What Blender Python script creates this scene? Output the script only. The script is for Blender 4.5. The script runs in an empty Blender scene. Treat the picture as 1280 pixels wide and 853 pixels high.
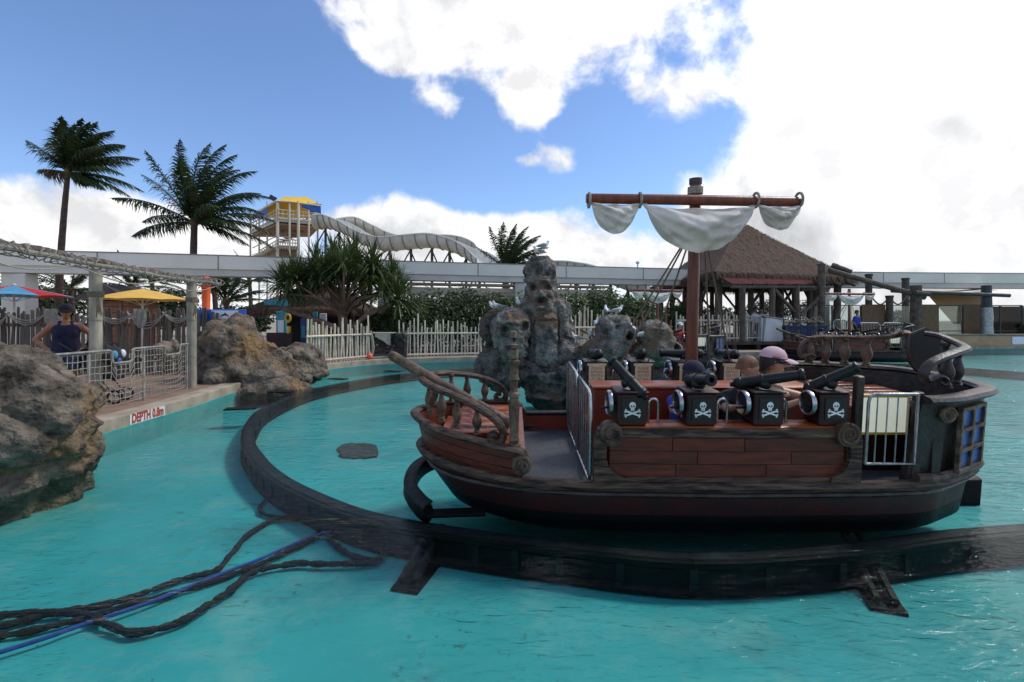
import bpy, math, random
import numpy as np
from mathutils import Vector, Matrix, noise, geometry
R = math.radians
random.seed(7)
scene = bpy.context.scene
col = scene.collection
# ------------------------------------------------------------------ camera
EYE, F, HZ = 1.55, 600.0, 400.0
cam = bpy.data.cameras.new('camera'); camo = bpy.data.objects.new('camera', cam); col.objects.link(camo)
camo.location = (0, 0, EYE); camo.rotation_euler = (R(90), 0, 0)
cam.sensor_width = 36; cam.lens = 36*F/1280; cam.shift_y = -26.5/1280
cam.clip_start = .05; cam.clip_end = 3000
scene.camera = camo
# ------------------------------------------------------------------ sun and sky
SUN_AZ, SUN_EL = R(72), R(52)
sd = Vector((math.sin(SUN_AZ)*math.cos(SUN_EL), math.cos(SUN_AZ)*math.cos(SUN_EL), math.sin(SUN_EL)))
sl = bpy.data.lights.new('sun', 'SUN'); slo = bpy.data.objects.new('sun', sl); col.objects.link(slo)
sl.energy = 2.0; sl.angle = R(10); sl.color = (1, .95, .87)
slo.rotation_euler = sd.to_track_quat('Z', 'Y').to_euler(); slo.location = (10, 10, 30)
scene.view_settings.view_transform = 'Standard'; scene.view_settings.look = 'None'
scene.view_settings.exposure = 0.3; scene.view_settings.gamma = 1
scene.view_settings.use_curve_mapping = False
w = bpy.data.worlds.new('World'); scene.world = w; w.use_nodes = True
nt = w.node_tree; N = nt.nodes; L = nt.links; N.clear()
def nd(t, **k):
    n = N.new(t)
    for a, v in k.items(): setattr(n, a, v)
    return n
def mth(op, a, b=None, c=None, clamp=False):
    n = nd('ShaderNodeMath', operation=op, use_clamp=clamp)
    for i, x in enumerate((a, b, c)):
        if x is None: continue
        if isinstance(x, (int, float)): n.inputs[i].default_value = x
        else: L.new(x, n.inputs[i])
    return n.outputs[0]
def vmt(op, a, b=None):
    n = nd('ShaderNodeVectorMath', operation=op)
    for i, x in enumerate((a, b)):
        if x is None: continue
        if isinstance(x, (tuple, list, Vector)): n.inputs[i].default_value = x
        else: L.new(x, n.inputs[i])
    return n.outputs['Value'] if op in ('LENGTH', 'DOT_PRODUCT') else n.outputs[0]
def mixc(f, a, b):
    n = nd('ShaderNodeMix', data_type='RGBA')
    for s, x in ((0, f), (6, a), (7, b)):
        if isinstance(x, (int, float, tuple)): n.inputs[s].default_value = x if s == 0 else (*x, 1)
        else: L.new(x, n.inputs[s])
    return n.outputs[2]
sky = nd('ShaderNodeTexSky', sky_type='NISHITA', sun_disc=False)
sky.sun_elevation = SUN_EL; sky.sun_rotation = SUN_AZ
sky.air_density = 1.0; sky.dust_density = .25; sky.ozone_density = 2.6
tc = nd('ShaderNodeTexCoord'); D3 = tc.outputs['Generated']
sx = nd('ShaderNodeSeparateXYZ'); L.new(D3, sx.inputs[0])
zz = mth('ADD', mth('MAXIMUM', sx.outputs[2], 0.0), .16)
cx = nd('ShaderNodeCombineXYZ'); L.new(mth('DIVIDE', sx.outputs[0], zz), cx.inputs[0]); L.new(mth('DIVIDE', sx.outputs[1], zz), cx.inputs[1])
def nz(vec, scale, detail=8, rough=.55, dist=0.):
    n = nd('ShaderNodeTexNoise'); L.new(vec, n.inputs['Vector'])
    n.inputs['Scale'].default_value = scale; n.inputs['Detail'].default_value = detail
    n.inputs['Roughness'].default_value = rough; n.inputs['Distortion'].default_value = dist
    return n.outputs['Fac']
nA = nz(D3, 6.5, 8, .6, .25)
nB = nz(D3, 2.6, 3, .5, .3)
nC = nz(D3, 15, 4, .6, .0)
base = mth('ADD', mth('ADD', mth('MULTIPLY', nA, .58), mth('MULTIPLY', nB, .24)), mth('MULTIPLY', nC, .18))      # about .5 in the mean
def blob(u, v, ru, rv, wt):
    d = Vector(((u-640)/F, 1, (HZ-v)/F)); l = d.length; d.normalize()
    q = vmt('MULTIPLY', vmt('SUBTRACT', D3, d), (F*l/ru, 1/.75, F*l/rv))
    m = nd('ShaderNodeMapRange', interpolation_type='SMOOTHSTEP'); L.new(vmt('LENGTH', q), m.inputs[0])
    m.inputs[1].default_value = 0.25; m.inputs[2].default_value = 1.0; m.inputs[3].default_value = wt; m.inputs[4].default_value = 0
    return m.outputs[0]
acc = mth('ADD', base, .035)  # extra cloud all round, unseen part included, added to whiten the ambient light
# cloud banks and clear lanes (sky directions)
for b in [(630, -40, 350, 170, .21), (1260, 80, 440, 400, .42), (1150, 300, 520, 170, .22), (110, 290, 300, 95, .2), (500, 282, 110, 90, .19), (640, 305, 190, 75, .17), (390, 262, 60, 35, .1),
          (662, 132, 62, 50, .25), (690, 202, 60, 36, .29), (538, 135, 55, 36, .22), (835, 126, 80, 45, .2), (640, 206, 40, 22, .22), (40, 105, 120, 34, .19), (490, 75, 60, 34, .16),
          (200, 90, 420, 210, -.22), (480, 180, 330, 110, -.2), (800, 195, 220, 120, -.17), (360, 225, 140, 60, -.13), (620, 235, 110, 45, -.12), (-250, 60, 400, 160, -.08)]:
    acc = mth('ADD', acc, blob(*b))
# low haze bank round the whole horizon
hz_ = nd('ShaderNodeMapRange', interpolation_type='SMOOTHSTEP'); L.new(sx.outputs[2], hz_.inputs[0])
hz_.inputs[1].default_value = .0; hz_.inputs[2].default_value = .17; hz_.inputs[3].default_value = .11; hz_.inputs[4].default_value = 0
acc = mth('ADD', acc, hz_.outputs[0])
cm = nd('ShaderNodeMapRange', interpolation_type='SMOOTHSTEP'); L.new(acc, cm.inputs[0])
cm.inputs[1].default_value = .505; cm.inputs[2].default_value = .66; cm.inputs[3].default_value = 0; cm.inputs[4].default_value = 1
# thick parts are grey below, edges and parts near the sun are bright
sdot = mth('MAXIMUM', vmt('DOT_PRODUCT', D3, tuple(sd)), 0.0)
glow = mth('POWER', sdot, 3.0)
thick = nd('ShaderNodeMapRange', interpolation_type='SMOOTHSTEP'); L.new(mth('ADD', acc, mth('MULTIPLY', mth('SUBTRACT', nC, .5), .35)), thick.inputs[0])
thick.inputs[1].default_value = .66; thick.inputs[2].default_value = .98
grey = nd('ShaderNodeMapRange', interpolation_type='SMOOTHSTEP'); L.new(mth('ADD', nB, mth('MULTIPLY', mth('SUBTRACT', nA, .5), .5)), grey.inputs[0])
grey.inputs[1].default_value = .44; grey.inputs[2].default_value = .62
nL = nz(vmt('ADD', D3, tuple(sd*.045)), 6.5, 5, .6, .25)
lit = nd('ShaderNodeMapRange'); L.new(mth('SUBTRACT', nA, nL), lit.inputs[0]); lit.inputs[1].default_value = -.10; lit.inputs[2].default_value = .06; lit.inputs[3].default_value = .78; lit.inputs[4].default_value = 1.05
cb = mth('MULTIPLY', thick.outputs[0], grey.outputs[0])
ccol = mixc(cb, (6.5, 6.5, 6.6), (4.0, 4.1, 4.25))
gl = mth('MULTIPLY', mth('ADD', 1.0, mth('MULTIPLY', glow, .6)), lit.outputs[0])
cv = nd('ShaderNodeVectorMath', operation='SCALE'); L.new(ccol, cv.inputs[0]); L.new(gl, cv.inputs[3])
skyc = nd('ShaderNodeVectorMath', operation='MULTIPLY'); L.new(sky.outputs[0], skyc.inputs[0]); skyc.inputs[1].default_value = (.92, 1.0, 1.15)
full = mixc(cm.outputs[0], skyc.outputs[0], cv.outputs[0])
bg = nd('ShaderNodeBackground'); L.new(full, bg.inputs[0]); bg.inputs[1].default_value = .13
wo = nd('ShaderNodeOutputWorld'); L.new(bg.outputs[0], wo.inputs[0])

# ------------------------------------------------------------------ materials
MATS = {}
def mat(name, c1, c2=None, scale=6, rough=.6, metal=0, bump=.25, bscale=None, stretch=(1, 1, 1), rnd=.12, spec=.5, pos=(.35, .65), detail=8, c3=None, rvar=.12, transl=0, coat=0, bdist=.02):
    m = bpy.data.materials.new(name); MATS[name] = m; m.use_nodes = True
    n = m.node_tree.nodes; l = m.node_tree.links; p = n['Principled BSDF']
    if c2 is None: c2 = tuple(x*.62 for x in c1)
    t = n.new('ShaderNodeTexCoord'); mp = n.new('ShaderNodeMapping'); l.new(t.outputs['Object'], mp.inputs[0]); mp.inputs['Scale'].default_value = stretch
    oi = n.new('ShaderNodeObjectInfo')
    va = n.new('ShaderNodeVectorMath'); va.operation = 'ADD'; l.new(mp.outputs[0], va.inputs[0])
    vs = n.new('ShaderNodeVectorMath'); vs.operation = 'SCALE'; vs.inputs[0].default_value = (37, 71, 53); l.new(oi.outputs['Random'], vs.inputs[3]); l.new(vs.outputs[0], va.inputs[1])
    a = n.new('ShaderNodeTexNoise'); l.new(va.outputs[0], a.inputs['Vector']); a.inputs['Scale'].default_value = scale; a.inputs['Detail'].default_value = detail; a.inputs['Roughness'].default_value = .62
    r = n.new('ShaderNodeValToRGB'); l.new(a.outputs['Fac'], r.inputs[0])
    r.color_ramp.elements[0].position = pos[0]; r.color_ramp.elements[0].color = (*c2, 1)
    r.color_ramp.elements[1].position = pos[1]; r.color_ramp.elements[1].color = (*c1, 1)
    out = r.outputs[0]
    if c3 is not None:
        b = n.new('ShaderNodeTexNoise'); l.new(va.outputs[0], b.inputs['Vector']); b.inputs['Scale'].default_value = scale*.31; b.inputs['Detail'].default_value = 6
        rr = n.new('ShaderNodeMapRange'); l.new(b.outputs['Fac'], rr.inputs[0]); rr.inputs[1].default_value = .5; rr.inputs[2].default_value = .68
        mx = n.new('ShaderNodeMix'); mx.data_type = 'RGBA'; l.new(rr.outputs[0], mx.inputs[0]); l.new(out, mx.inputs[6]); mx.inputs[7].default_value = (*c3, 1); out = mx.outputs[2]
    if rnd:
        mr = n.new('ShaderNodeMapRange'); l.new(oi.outputs['Random'], mr.inputs[0]); mr.inputs[3].default_value = 1-rnd; mr.inputs[4].default_value = 1+rnd
        sc = n.new('ShaderNodeVectorMath'); sc.operation = 'SCALE'; l.new(out, sc.inputs[0]); l.new(mr.outputs[0], sc.inputs[3]); out = sc.outputs[0]
    l.new(out, p.inputs['Base Color'])
    rm = n.new('ShaderNodeMapRange'); l.new(a.outputs['Fac'], rm.inputs[0]); rm.inputs[3].default_value = min(1, rough+rvar); rm.inputs[4].default_value = max(.03, rough-rvar)
    l.new(rm.outputs[0], p.inputs['Roughness'])
    p.inputs['Metallic'].default_value = metal; p.inputs['Specular IOR Level'].default_value = spec
    if coat: p.inputs['Coat Weight'].default_value = coat; p.inputs['Coat Roughness'].default_value = .15
    if bump:
        c = n.new('ShaderNodeTexNoise'); l.new(va.outputs[0], c.inputs['Vector']); c.inputs['Scale'].default_value = bscale or scale*4; c.inputs['Detail'].default_value = 6
        bp = n.new('ShaderNodeBump'); l.new(c.outputs['Fac'], bp.inputs['Height']); bp.inputs['Strength'].default_value = bump; bp.inputs['Distance'].default_value = bdist
        l.new(bp.outputs[0], p.inputs['Normal'])
    if transl:
        tb = n.new('ShaderNodeBsdfTranslucent'); l.new(out, tb.inputs[0]); ms = n.new('ShaderNodeMixShader'); ms.inputs[0].default_value = transl
        l.new(p.outputs[0], ms.inputs[1]); l.new(tb.outputs[0], ms.inputs[2]); l.new(ms.outputs[0], n['Material Output'].inputs[0])
    return m
mat('weathered_wood', (.19, .125, .083), (.024, .014, .010), 11, .55, bump=.5, stretch=(1, 1, 1), c3=(.075, .045, .03), spec=.3)
mat('trim_wood', (.15, .093, .06), (.014, .008, .006), 8, .55, bump=.5, stretch=(.5, 2, 5), pos=(.38, .68), spec=.3)
mat('dark_trim', (.045, .030, .023), (.008, .005, .004), 7, .45, bump=.4)
mat('mahogany', (.15, .024, .009), (.055, .008, .003), 5, .42, bump=.12, stretch=(.6, 6, 6), rnd=.2, rvar=.08)
mat('deck_wood', (.27, .072, .026), (.12, .026, .010), 5, .25, bump=.1, stretch=(.5, 5, 5), rnd=.2, rvar=.08)
mat('orange_wood', (.36, .085, .02), (.19, .036, .009), 5, .35, bump=.1, stretch=(.5, 5, 5))
mat('red_paint', (.21, .03, .012), (.13, .017, .007), 3, .45, bump=.08)
mat('hull_red', (.034, .0032, .003), (.010, .0015, .0015), 4, .5, bump=.15)
mat('hull_black', (.006, .006, .006), (.002, .002, .002), 6, .5, spec=.25, bump=.25)
mat('mast_paint', (.19, .045, .017), (.09, .02, .009), 6, .4, bump=.15, stretch=(4, 4, .5))
mat('rubber_mat', (.06, .065, .075), (.035, .04, .045), 30, .6, bump=.2)
mat('steel', (.55, .56, .57), (.33, .33, .34), 20, .28, metal=1, bump=.05)
mat('dull_steel', (.42, .43, .42), (.22, .22, .21), 12, .45, metal=.8, bump=.15)
mat('cannon_black', (.010, .010, .011), (.004, .004, .004), 10, .42, bump=.2, spec=.35)
mat('skull_white', (.8, .8, .78), (.6, .6, .58), 20, .6, bump=0)
mat('panel_black', (.012, .012, .012), None, 10, .5, bump=.05)
mat('cream_board', (.72, .6, .38), (.6, .48, .28), 8, .6, bump=.05)
mat('sign_red', (.35, .05, .03), None, 8, .6, bump=0)
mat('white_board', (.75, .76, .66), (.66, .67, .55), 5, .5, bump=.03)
mat('yellow_paint', (.7, .45, .08), (.6, .35, .05), 5, .5, bump=.05)
mat('canvas', (.86, .81, .74), (.7, .65, .58), 3, .85, bump=.25, bscale=20, transl=.3, rnd=.04)
mat('rope', (.24, .19, .13), (.1, .08, .055), 60, .9, bump=.6, bscale=120)
mat('pale_rope', (.40, .365, .30), (.2, .18, .145), 40, .9, bump=.5, bscale=120)
mat('pane_blue', (.05, .15, .42), (.03, .08, .25), 12, .3, bump=.2)
mat('track_black', (.007, .009, .010), (.002, .003, .003), 3, .6, bump=.5, c3=(.012, .02, .019), spec=.2)
mat('track_top', (.022, .026, .025), (.008, .010, .010), 5, .6, bump=.4, spec=.2)
mat('hose_black', (.006, .006, .006), (.002, .002, .002), 20, .8, bump=.6)
mat('hose_blue', (.02, .06, .28), (.01, .03, .14), 12, .5, bump=.1)
mat('rock_grey', (.30, .275, .245), (.05, .045, .04), 5, .95, bump=1.0, bscale=18, c3=(.2, .135, .085), rnd=0, bdist=.09, spec=.15, detail=12)
mat('rock_tan', (.22, .185, .145), (.028, .024, .02), 4, .95, bump=1.0, bscale=16, c3=(.24, .15, .075), rnd=0, bdist=.08, spec=.15, detail=12)
mat('rock_dark', (.2, .183, .165), (.03, .027, .025), 5, .95, bump=1.0, bscale=18, c3=(.14, .09, .055), rnd=0, pos=(.36, .68), bdist=.09, spec=.15, detail=12)
mat('concrete', (.33, .28, .21), (.20, .16, .115), 3, .8, bump=.25, bscale=30)
mat('deck_paving', (.25, .16, .10), (.16, .10, .065), 4, .6, bump=.2, bscale=30)
mat('sand_ground', (.33, .29, .22), (.22, .19, .14), .6, .9, bump=.2, bscale=8)
mat('bamboo', (.68, .61, .48), (.42, .34, .24), 5, .6, bump=.2, stretch=(3, 3, 1), rnd=.22)
mat('bamboo_brown', (.28, .15, .085), (.16, .08, .045), 5, .6, bump=.2, rnd=.25)
mat('palisade_wood', (.15, .118, .088), (.055, .042, .032), 6, .8, bump=.5, stretch=(3, 3, .6), rnd=.45)
mat('pole_bamboo', (.36, .33, .25), (.2, .18, .13), 6, .6, bump=.25, stretch=(1, 1, .4))
mat('log_wood', (.13, .095, .068), (.05, .036, .026), 6, .8, bump=.5, rnd=.2)
mat('thatch', (.115, .062, .038), (.028, .015, .009), 12, .95, bump=1.0, bscale=45, stretch=(2, 2, .35), rnd=.08)
mat('thatch_straw', (.15, .084, .05), (.045, .025, .016), 12, .95, bump=0)
mat('red_iron', (.14, .035, .03), (.075, .018, .017), 3, .8, spec=.15, bump=.1)
mat('monorail', (.82, .77, .66), (.72, .67, .57), .5, .6, bump=.05, rnd=.03)
mat('slide_white', (.72, .70, .63), (.55, .53, .47), 1.5, .45, bump=.03, rnd=.05)
mat('slide_rib', (.3, .29, .27), None, 3, .5, bump=0)
mat('tower_cream', (.68, .6, .46), (.55, .48, .36), 1, .6, bump=.03)
mat('tower_rust', (.35, .19, .10), (.22, .12, .07), 1, .7, bump=.03)
mat('steel_dark', (.05, .055, .055), None, 3, .6, bump=0)
mat('canopy_yellow', (.85, .55, .03), (.75, .45, .02), 2, .6, bump=.03, transl=.1)
mat('canopy_blue', (.02, .12, .5), (.015, .08, .35), 2, .6, bump=.03)
mat('umbrella_red', (.65, .03, .03), None, 2, .7, bump=.05, transl=.2)
mat('umbrella_blue', (.12, .4, .62), None, 2, .7, bump=.05, transl=.2)
mat('umbrella_yellow', (.8, .5, .10), (.7, .42, .08), 2, .7, bump=.05, transl=.2)
mat('orange_plastic', (.85, .13, .02), (.75, .10, .015), 3, .4, bump=.03)
mat('sign_blue', (.02, .16, .6), None, 3, .4, bump=0)
mat('sign_white', (.75, .78, .82), (.68, .7, .75), 3, .4, bump=0)
mat('leaf_palm', (.045, .075, .018), (.015, .03, .008), 3, .5, bump=0, transl=.25, rnd=.3)
mat('leaf_palm_dry', (.16, .11, .035), (.08, .05, .02), 3, .7, bump=0, rnd=.2)
mat('leaf_pandanus', (.10, .145, .038), (.024, .046, .012), 2, .42, bump=0, transl=.2, rnd=.3)
mat('leaf_hedge', (.085, .14, .028), (.022, .045, .010), 1.2, .5, bump=0, transl=.25, rnd=.3, pos=(.3, .7))
mat('leaf_far', (.04, .062, .02), (.016, .028, .01), 1.2, .6, bump=0, transl=.15, rnd=.3)
mat('palm_trunk', (.13, .085, .065), (.05, .033, .026), 4, .9, bump=.6, stretch=(1, 1, 6))
mat('pandanus_trunk', (.21, .135, .095), (.10, .062, .045), 4, .85, bump=.5)
mat('skin_tan', (.36, .16, .085), (.30, .125, .065), 8, .5, bump=.03, rnd=0)
mat('skin_fair', (.52, .29, .19), (.46, .24, .15), 8, .5, bump=.03, rnd=0)
mat('hair_brown', (.22, .09, .035), (.09, .035, .015), 40, .6, bump=.5, bscale=80, stretch=(1, 1, .3), rnd=0)
mat('hair_dark', (.02, .013, .01), (.008, .006, .005), 40, .5, bump=.5, bscale=80, rnd=0)
mat('cloth_navy', (.012, .012, .045), (.006, .006, .02), 10, .85, bump=.15, rnd=0)
mat('cloth_black', (.016, .016, .018), (.008, .008, .009), 10, .85, bump=.15, rnd=0)
mat('cloth_blue', (.02, .06, .38), (.012, .03, .2), 10, .85, bump=.15, rnd=0)
mat('cloth_denim', (.06, .08, .14), (.03, .04, .08), 20, .9, bump=.2, rnd=0)
mat('cloth_pink', (.62, .42, .43), (.5, .32, .33), 10, .8, bump=.1, rnd=0)
mat('cloth_pink_dark', (.35, .13, .14), None, 10, .8, bump=.1, rnd=0)
mat('cloth_red', (.5, .03, .03), None, 10, .85, bump=.1, rnd=0)
mat('cloth_white', (.7, .7, .68), (.55, .55, .53), 10, .85, bump=.1, rnd=0)
mat('cloth_brown', (.2, .16, .12), (.09, .07, .05), 12, .9, bump=.3, rnd=0)
mat('gull_white', (.8, .8, .8), (.68, .68, .68), 20, .8, bump=.1, rnd=.05)
mat('gull_grey', (.33, .35, .37), (.22, .23, .25), 20, .8, bump=.1, rnd=.05)
mat('gull_red', (.5, .08, .03), None, 20, .6, bump=0)
mat('dark_glass', (.01, .01, .012), None, 5, .12, bump=0)
mat('bin_blue', (.03, .055, .12), (.018, .03, .07), 4, .6, bump=.3)
mat('sail_tan', (.52, .36, .17), (.44, .3, .14), 1, .8, bump=.1, bscale=4, transl=.2)
mat('sail_white', (.72, .66, .55), (.6, .55, .46), 1, .8, bump=.1, bscale=4, transl=.2)
mat('sand_wall', (.5, .34, .2), (.4, .26, .15), 1.5, .85, bump=.2)
mat('bamboo_screen', (.20, .12, .06), (.11, .065, .032), 8, .8, bump=.4, stretch=(8, 8, .5))
mat('roof_grey', (.09, .075, .068), None, 2, .8, bump=.2)
mat('cabin_wood', (.26, .11, .06), (.16, .065, .035), 3, .7, bump=.2)
mat('wall_white', (.66, .63, .56), (.56, .53, .47), 1, .8, bump=.05)
mat('shop_teal', (.04, .32, .40), None, 2, .5, bump=0)
mat('shop_green', (.12, .42, .08), None, 2, .5, bump=0)
mat('shop_yellow', (.75, .5, .06), None, 2, .5, bump=0)
mat('shop_dark', (.02, .016, .014), (.01, .008, .008), 2, .7, bump=.1)
mat('buoy_orange', (.75, .14, .06), (.6, .1, .04), 4, .5, bump=.1)
mat('net_grey', (.30, .285, .24), (.17, .16, .13), 30, .95, bump=.3)
mat('soil', (.035, .026, .018), (.015, .011, .008), 4, .95, bump=.5)
mat('net_dark', (.05, .05, .045), None, 30, .95, bump=.3)
mat('floor_stain', (.03, .04, .036), (.012, .016, .014), 8, .8, bump=.4)
mat('bin_white', (.62, .62, .6), (.5, .5, .48), 3, .5, bump=.05)
mat('worn_rail', (.34, .33, .3), (.16, .15, .135), 9, .6, bump=.15)
def glass_mat(name, tint, rough=.03):
    m = bpy.data.materials.new(name); MATS[name] = m; m.use_nodes = True
    n = m.node_tree.nodes; l = m.node_tree.links; n.remove(n['Principled BSDF'])
    tr = n.new('ShaderNodeBsdfTransparent'); tr.inputs[0].default_value = (*tint, 1)
    g = n.new('ShaderNodeBsdfGlossy'); g.inputs['Roughness'].default_value = rough
    fr = n.new('ShaderNodeFresnel'); fr.inputs[0].default_value = 1.45
    ms = n.new('ShaderNodeMixShader'); l.new(fr.outputs[0], ms.inputs[0]); l.new(tr.outputs[0], ms.inputs[1]); l.new(g.outputs[0], ms.inputs[2])
    l.new(ms.outputs[0], n['Material Output'].inputs[0]); return m
glass_mat('pane_glass', (.72, .78, .76))

# ------------------------------------------------------------------ mesh helpers
def tag(o, label=None, cat=None, group=None, kind=None):
    for k, v in (('label', label), ('category', cat), ('group', group), ('kind', kind)):
        if v: o[k] = v
    return o
def P(u, v, D): return Vector(((u-640)/F*D, D, EYE-(v-HZ)/F*D))
def G(u, v, z=0.):
    D = (EYE-z)*F/(v-HZ); return Vector(((u-640)/F*D, D, z))
def spline(pts, n=8, closed=False):
    pts = [Vector(p) for p in pts]; out = []; m = len(pts)
    rng = range(m) if closed else range(m-1)
    for i in rng:
        if closed: a, b, c, d = pts[(i-1) % m], pts[i], pts[(i+1) % m], pts[(i+2) % m]
        else: a, b, c, d = pts[max(i-1, 0)], pts[i], pts[i+1], pts[min(i+2, m-1)]
        for k in range(n):
            t = k/n
            out.append(.5*((2*b)+(c-a)*t+(2*a-5*b+4*c-d)*t*t+(3*b-a-3*c+d)*t**3))
    if not closed: out.append(pts[-1].copy())
    return out
class MB:
    def __init__(s): s.v = []; s.f = []; s.m = []; s.mi = 0
    def add(s, vs, fs):
        o = len(s.v); s.v += [tuple(x) for x in vs]; s.f += [tuple(i+o for i in f) for f in fs]; s.m += [s.mi]*len(fs); return s
    def box(s, c, d, rot=None, bev=0):
        c = Vector(c); hx, hy, hz = d[0]/2, d[1]/2, d[2]/2
        if bev:
            b = min(bev, hx*.9, hy*.9, hz*.9); vs = []; 
            poly = [(-hx+b, -hy), (hx-b, -hy), (hx, -hy+b), (hx, hy-b), (hx-b, hy), (-hx+b, hy), (-hx, hy-b), (-hx, -hy+b)]
            pin = [(x*(1-b/hx), y*(1-b/hy)) for x, y in poly]
            for z, q in ((-hz, pin), (-hz+b, poly), (hz-b, poly), (hz, pin)): vs += [Vector((x, y, z)) for x, y in q]
            fs = [tuple(range(7, -1, -1)), tuple(range(24, 32))]
            for k in range(3):
                for i in range(8): j = (i+1) % 8; fs.append((k*8+i, k*8+j, k*8+8+j, k*8+8+i))
        else:
            vs = [Vector((x, y, z)) for z in (-hz, hz) for x, y in ((-hx, -hy), (hx, -hy), (hx, hy), (-hx, hy))]
            fs = [(3, 2, 1, 0), (4, 5, 6, 7), (0, 1, 5, 4), (1, 2, 6, 5), (2, 3, 7, 6), (3, 0, 4, 7)]
        if rot is not None: vs = [rot @ v for v in vs]
        return s.add([v+c for v in vs], fs)
    def tube(s, pts, r, n=8, cap=True, flat=None, closed=False):
        pts = [Vector(p) for p in pts]; m = len(pts)
        rs = r if isinstance(r, (list, tuple)) else [r]*m
        vs = []; prev = None
        for i, p in enumerate(pts):
            t = (pts[(i+1) % m]-pts[i-1]) if closed else (pts[min(i+1, m-1)]-pts[max(i-1, 0)])
            t = t.normalized() if t.length > 1e-9 else Vector((0, 0, 1))
            if prev is None:
                up = Vector((0, 0, 1)) if abs(t.z) < .95 else Vector((0, 1, 0)); a = t.cross(up).normalized()
            else:
                a = prev-t*prev.dot(t); a = a.normalized() if a.length > 1e-6 else t.orthogonal().normalized()
            prev = a; b = t.cross(a)
            fa, fb = flat if flat else (1, 1)
            for k in range(n):
                th = 2*math.pi*k/n; vs.append(p+(a*math.cos(th)*fa+b*math.sin(th)*fb)*rs[i])
        fs = []
        for i in range(m if closed else m-1):
            q = (i+1) % m
            for k in range(n):
                j = (k+1) % n; fs.append((i*n+k, i*n+j, q*n+j, q*n+k))
        if cap and not closed: fs += [tuple(range(n-1, -1, -1)), tuple(range((m-1)*n, m*n))]
        return s.add(vs, fs)
    def lathe(s, prof, n=12, o=(0, 0, 0), rot=None):
        o = Vector(o); vs = []
        for r, z in prof:
            for k in range(n):
                th = 2*math.pi*k/n; q = Vector((r*math.cos(th), r*math.sin(th), z)); vs.append((rot @ q if rot is not None else q)+o)
        fs = [(i*n+k, i*n+(k+1) % n, (i+1)*n+(k+1) % n, (i+1)*n+k) for i in range(len(prof)-1) for k in range(n)]
        fs += [tuple(range(n-1, -1, -1)), tuple(range((len(prof)-1)*n, len(prof)*n))]
        return s.add(vs, fs)
    def sph(s, c, r, n=12, m=8, rot=None):
        c = Vector(c); r = (r, r, r) if isinstance(r, (int, float)) else r; vs = []
        for i in range(m+1):
            ph = math.pi*i/m; rr = max(math.sin(ph), .001)
            for k in range(n):
                th = 2*math.pi*k/n; q = Vector((r[0]*rr*math.cos(th), r[1]*rr*math.sin(th), -r[2]*math.cos(ph))); vs.append((rot @ q if rot is not None else q)+c)
        fs = [(i*n+k, i*n+(k+1) % n, (i+1)*n+(k+1) % n, (i+1)*n+k) for i in range(m) for k in range(n)]
        return s.add(vs, fs)
    def cap_(s, a, ra, b, rb, n=10):                                      # tapered capsule
        a, b = Vector(a), Vector(b); d = (b-a); ln = d.length; d = d.normalized() if ln > 1e-6 else Vector((0, 0, 1))
        pts = []; rs = []
        for k in range(4): t = math.pi/2*(k/4); pts.append(a-d*ra*math.cos(t)); rs.append(max(ra*math.sin(t), ra*.05))
        pts.append(a); rs.append(ra); pts.append(b); rs.append(rb)
        for k in range(1, 5): t = math.pi/2*(k/4); pts.append(b+d*rb*math.sin(t)); rs.append(max(rb*math.cos(t), rb*.05))
        ax = d.orthogonal().normalized(); bx = d.cross(ax); vs = []
        for p, r in zip(pts, rs):
            for k in range(n): th = 2*math.pi*k/n; vs.append(p+(ax*math.cos(th)+bx*math.sin(th))*r)
        m = len(pts); fs = [(i*n+k, i*n+(k+1) % n, (i+1)*n+(k+1) % n, (i+1)*n+k) for i in range(m-1) for k in range(n)]
        fs += [tuple(range(n-1, -1, -1)), tuple(range((m-1)*n, m*n))]
        return s.add(vs, fs)
    def prism(s, poly, a, b, axis='y'):                                    # 2D polygon extruded a..b along an axis
        mk = {'y': lambda x, z, t: (x, t, z), 'z': lambda x, y, t: (x, y, t), 'x': lambda y, z, t: (t, y, z)}[axis]
        n = len(poly); vs = [mk(x, z, a) for x, z in poly]+[mk(x, z, b) for x, z in poly]
        fs = [tuple(range(n)), tuple(range(2*n-1, n-1, -1))]+[(i, n+i, n+(i+1) % n, (i+1) % n) for i in range(n)]
        return s.add(vs, fs)
    def grid(s, rows, thick=None):
        n = len(rows[0]); vs = [p for r in rows for p in r]
        fs = [(i*n+k, i*n+k+1, (i+1)*n+k+1, (i+1)*n+k) for i in range(len(rows)-1) for k in range(n-1)]
        return s.add(vs, fs)
    def sweep(s, path, prof, closed=False, out=None):                      # prof: (side, up) offsets; side = horizontal normal of the path
        path = [Vector(p) for p in path]; m = len(path); rows = []
        for i, p in enumerate(path):
            t = (path[(i+1) % m]-path[i-1]) if closed else (path[min(i+1, m-1)]-path[max(i-1, 0)])
            t.z = 0; t.normalize(); nrm = Vector((t.y, -t.x, 0))
            rows.append([p+nrm*a+Vector((0, 0, b)) for a, b in prof])
        k = len(prof); vs = [q for r in rows for q in r]
        fs = []
        for i in range(m if closed else m-1):
            j = (i+1) % m
            for a in range(k): b = (a+1) % k; fs.append((i*k+a, i*k+b, j*k+b, j*k+a))
        if not closed: fs += [tuple(range(k-1, -1, -1)), tuple(range((m-1)*k, m*k))]
        return s.add(vs, fs)
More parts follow.
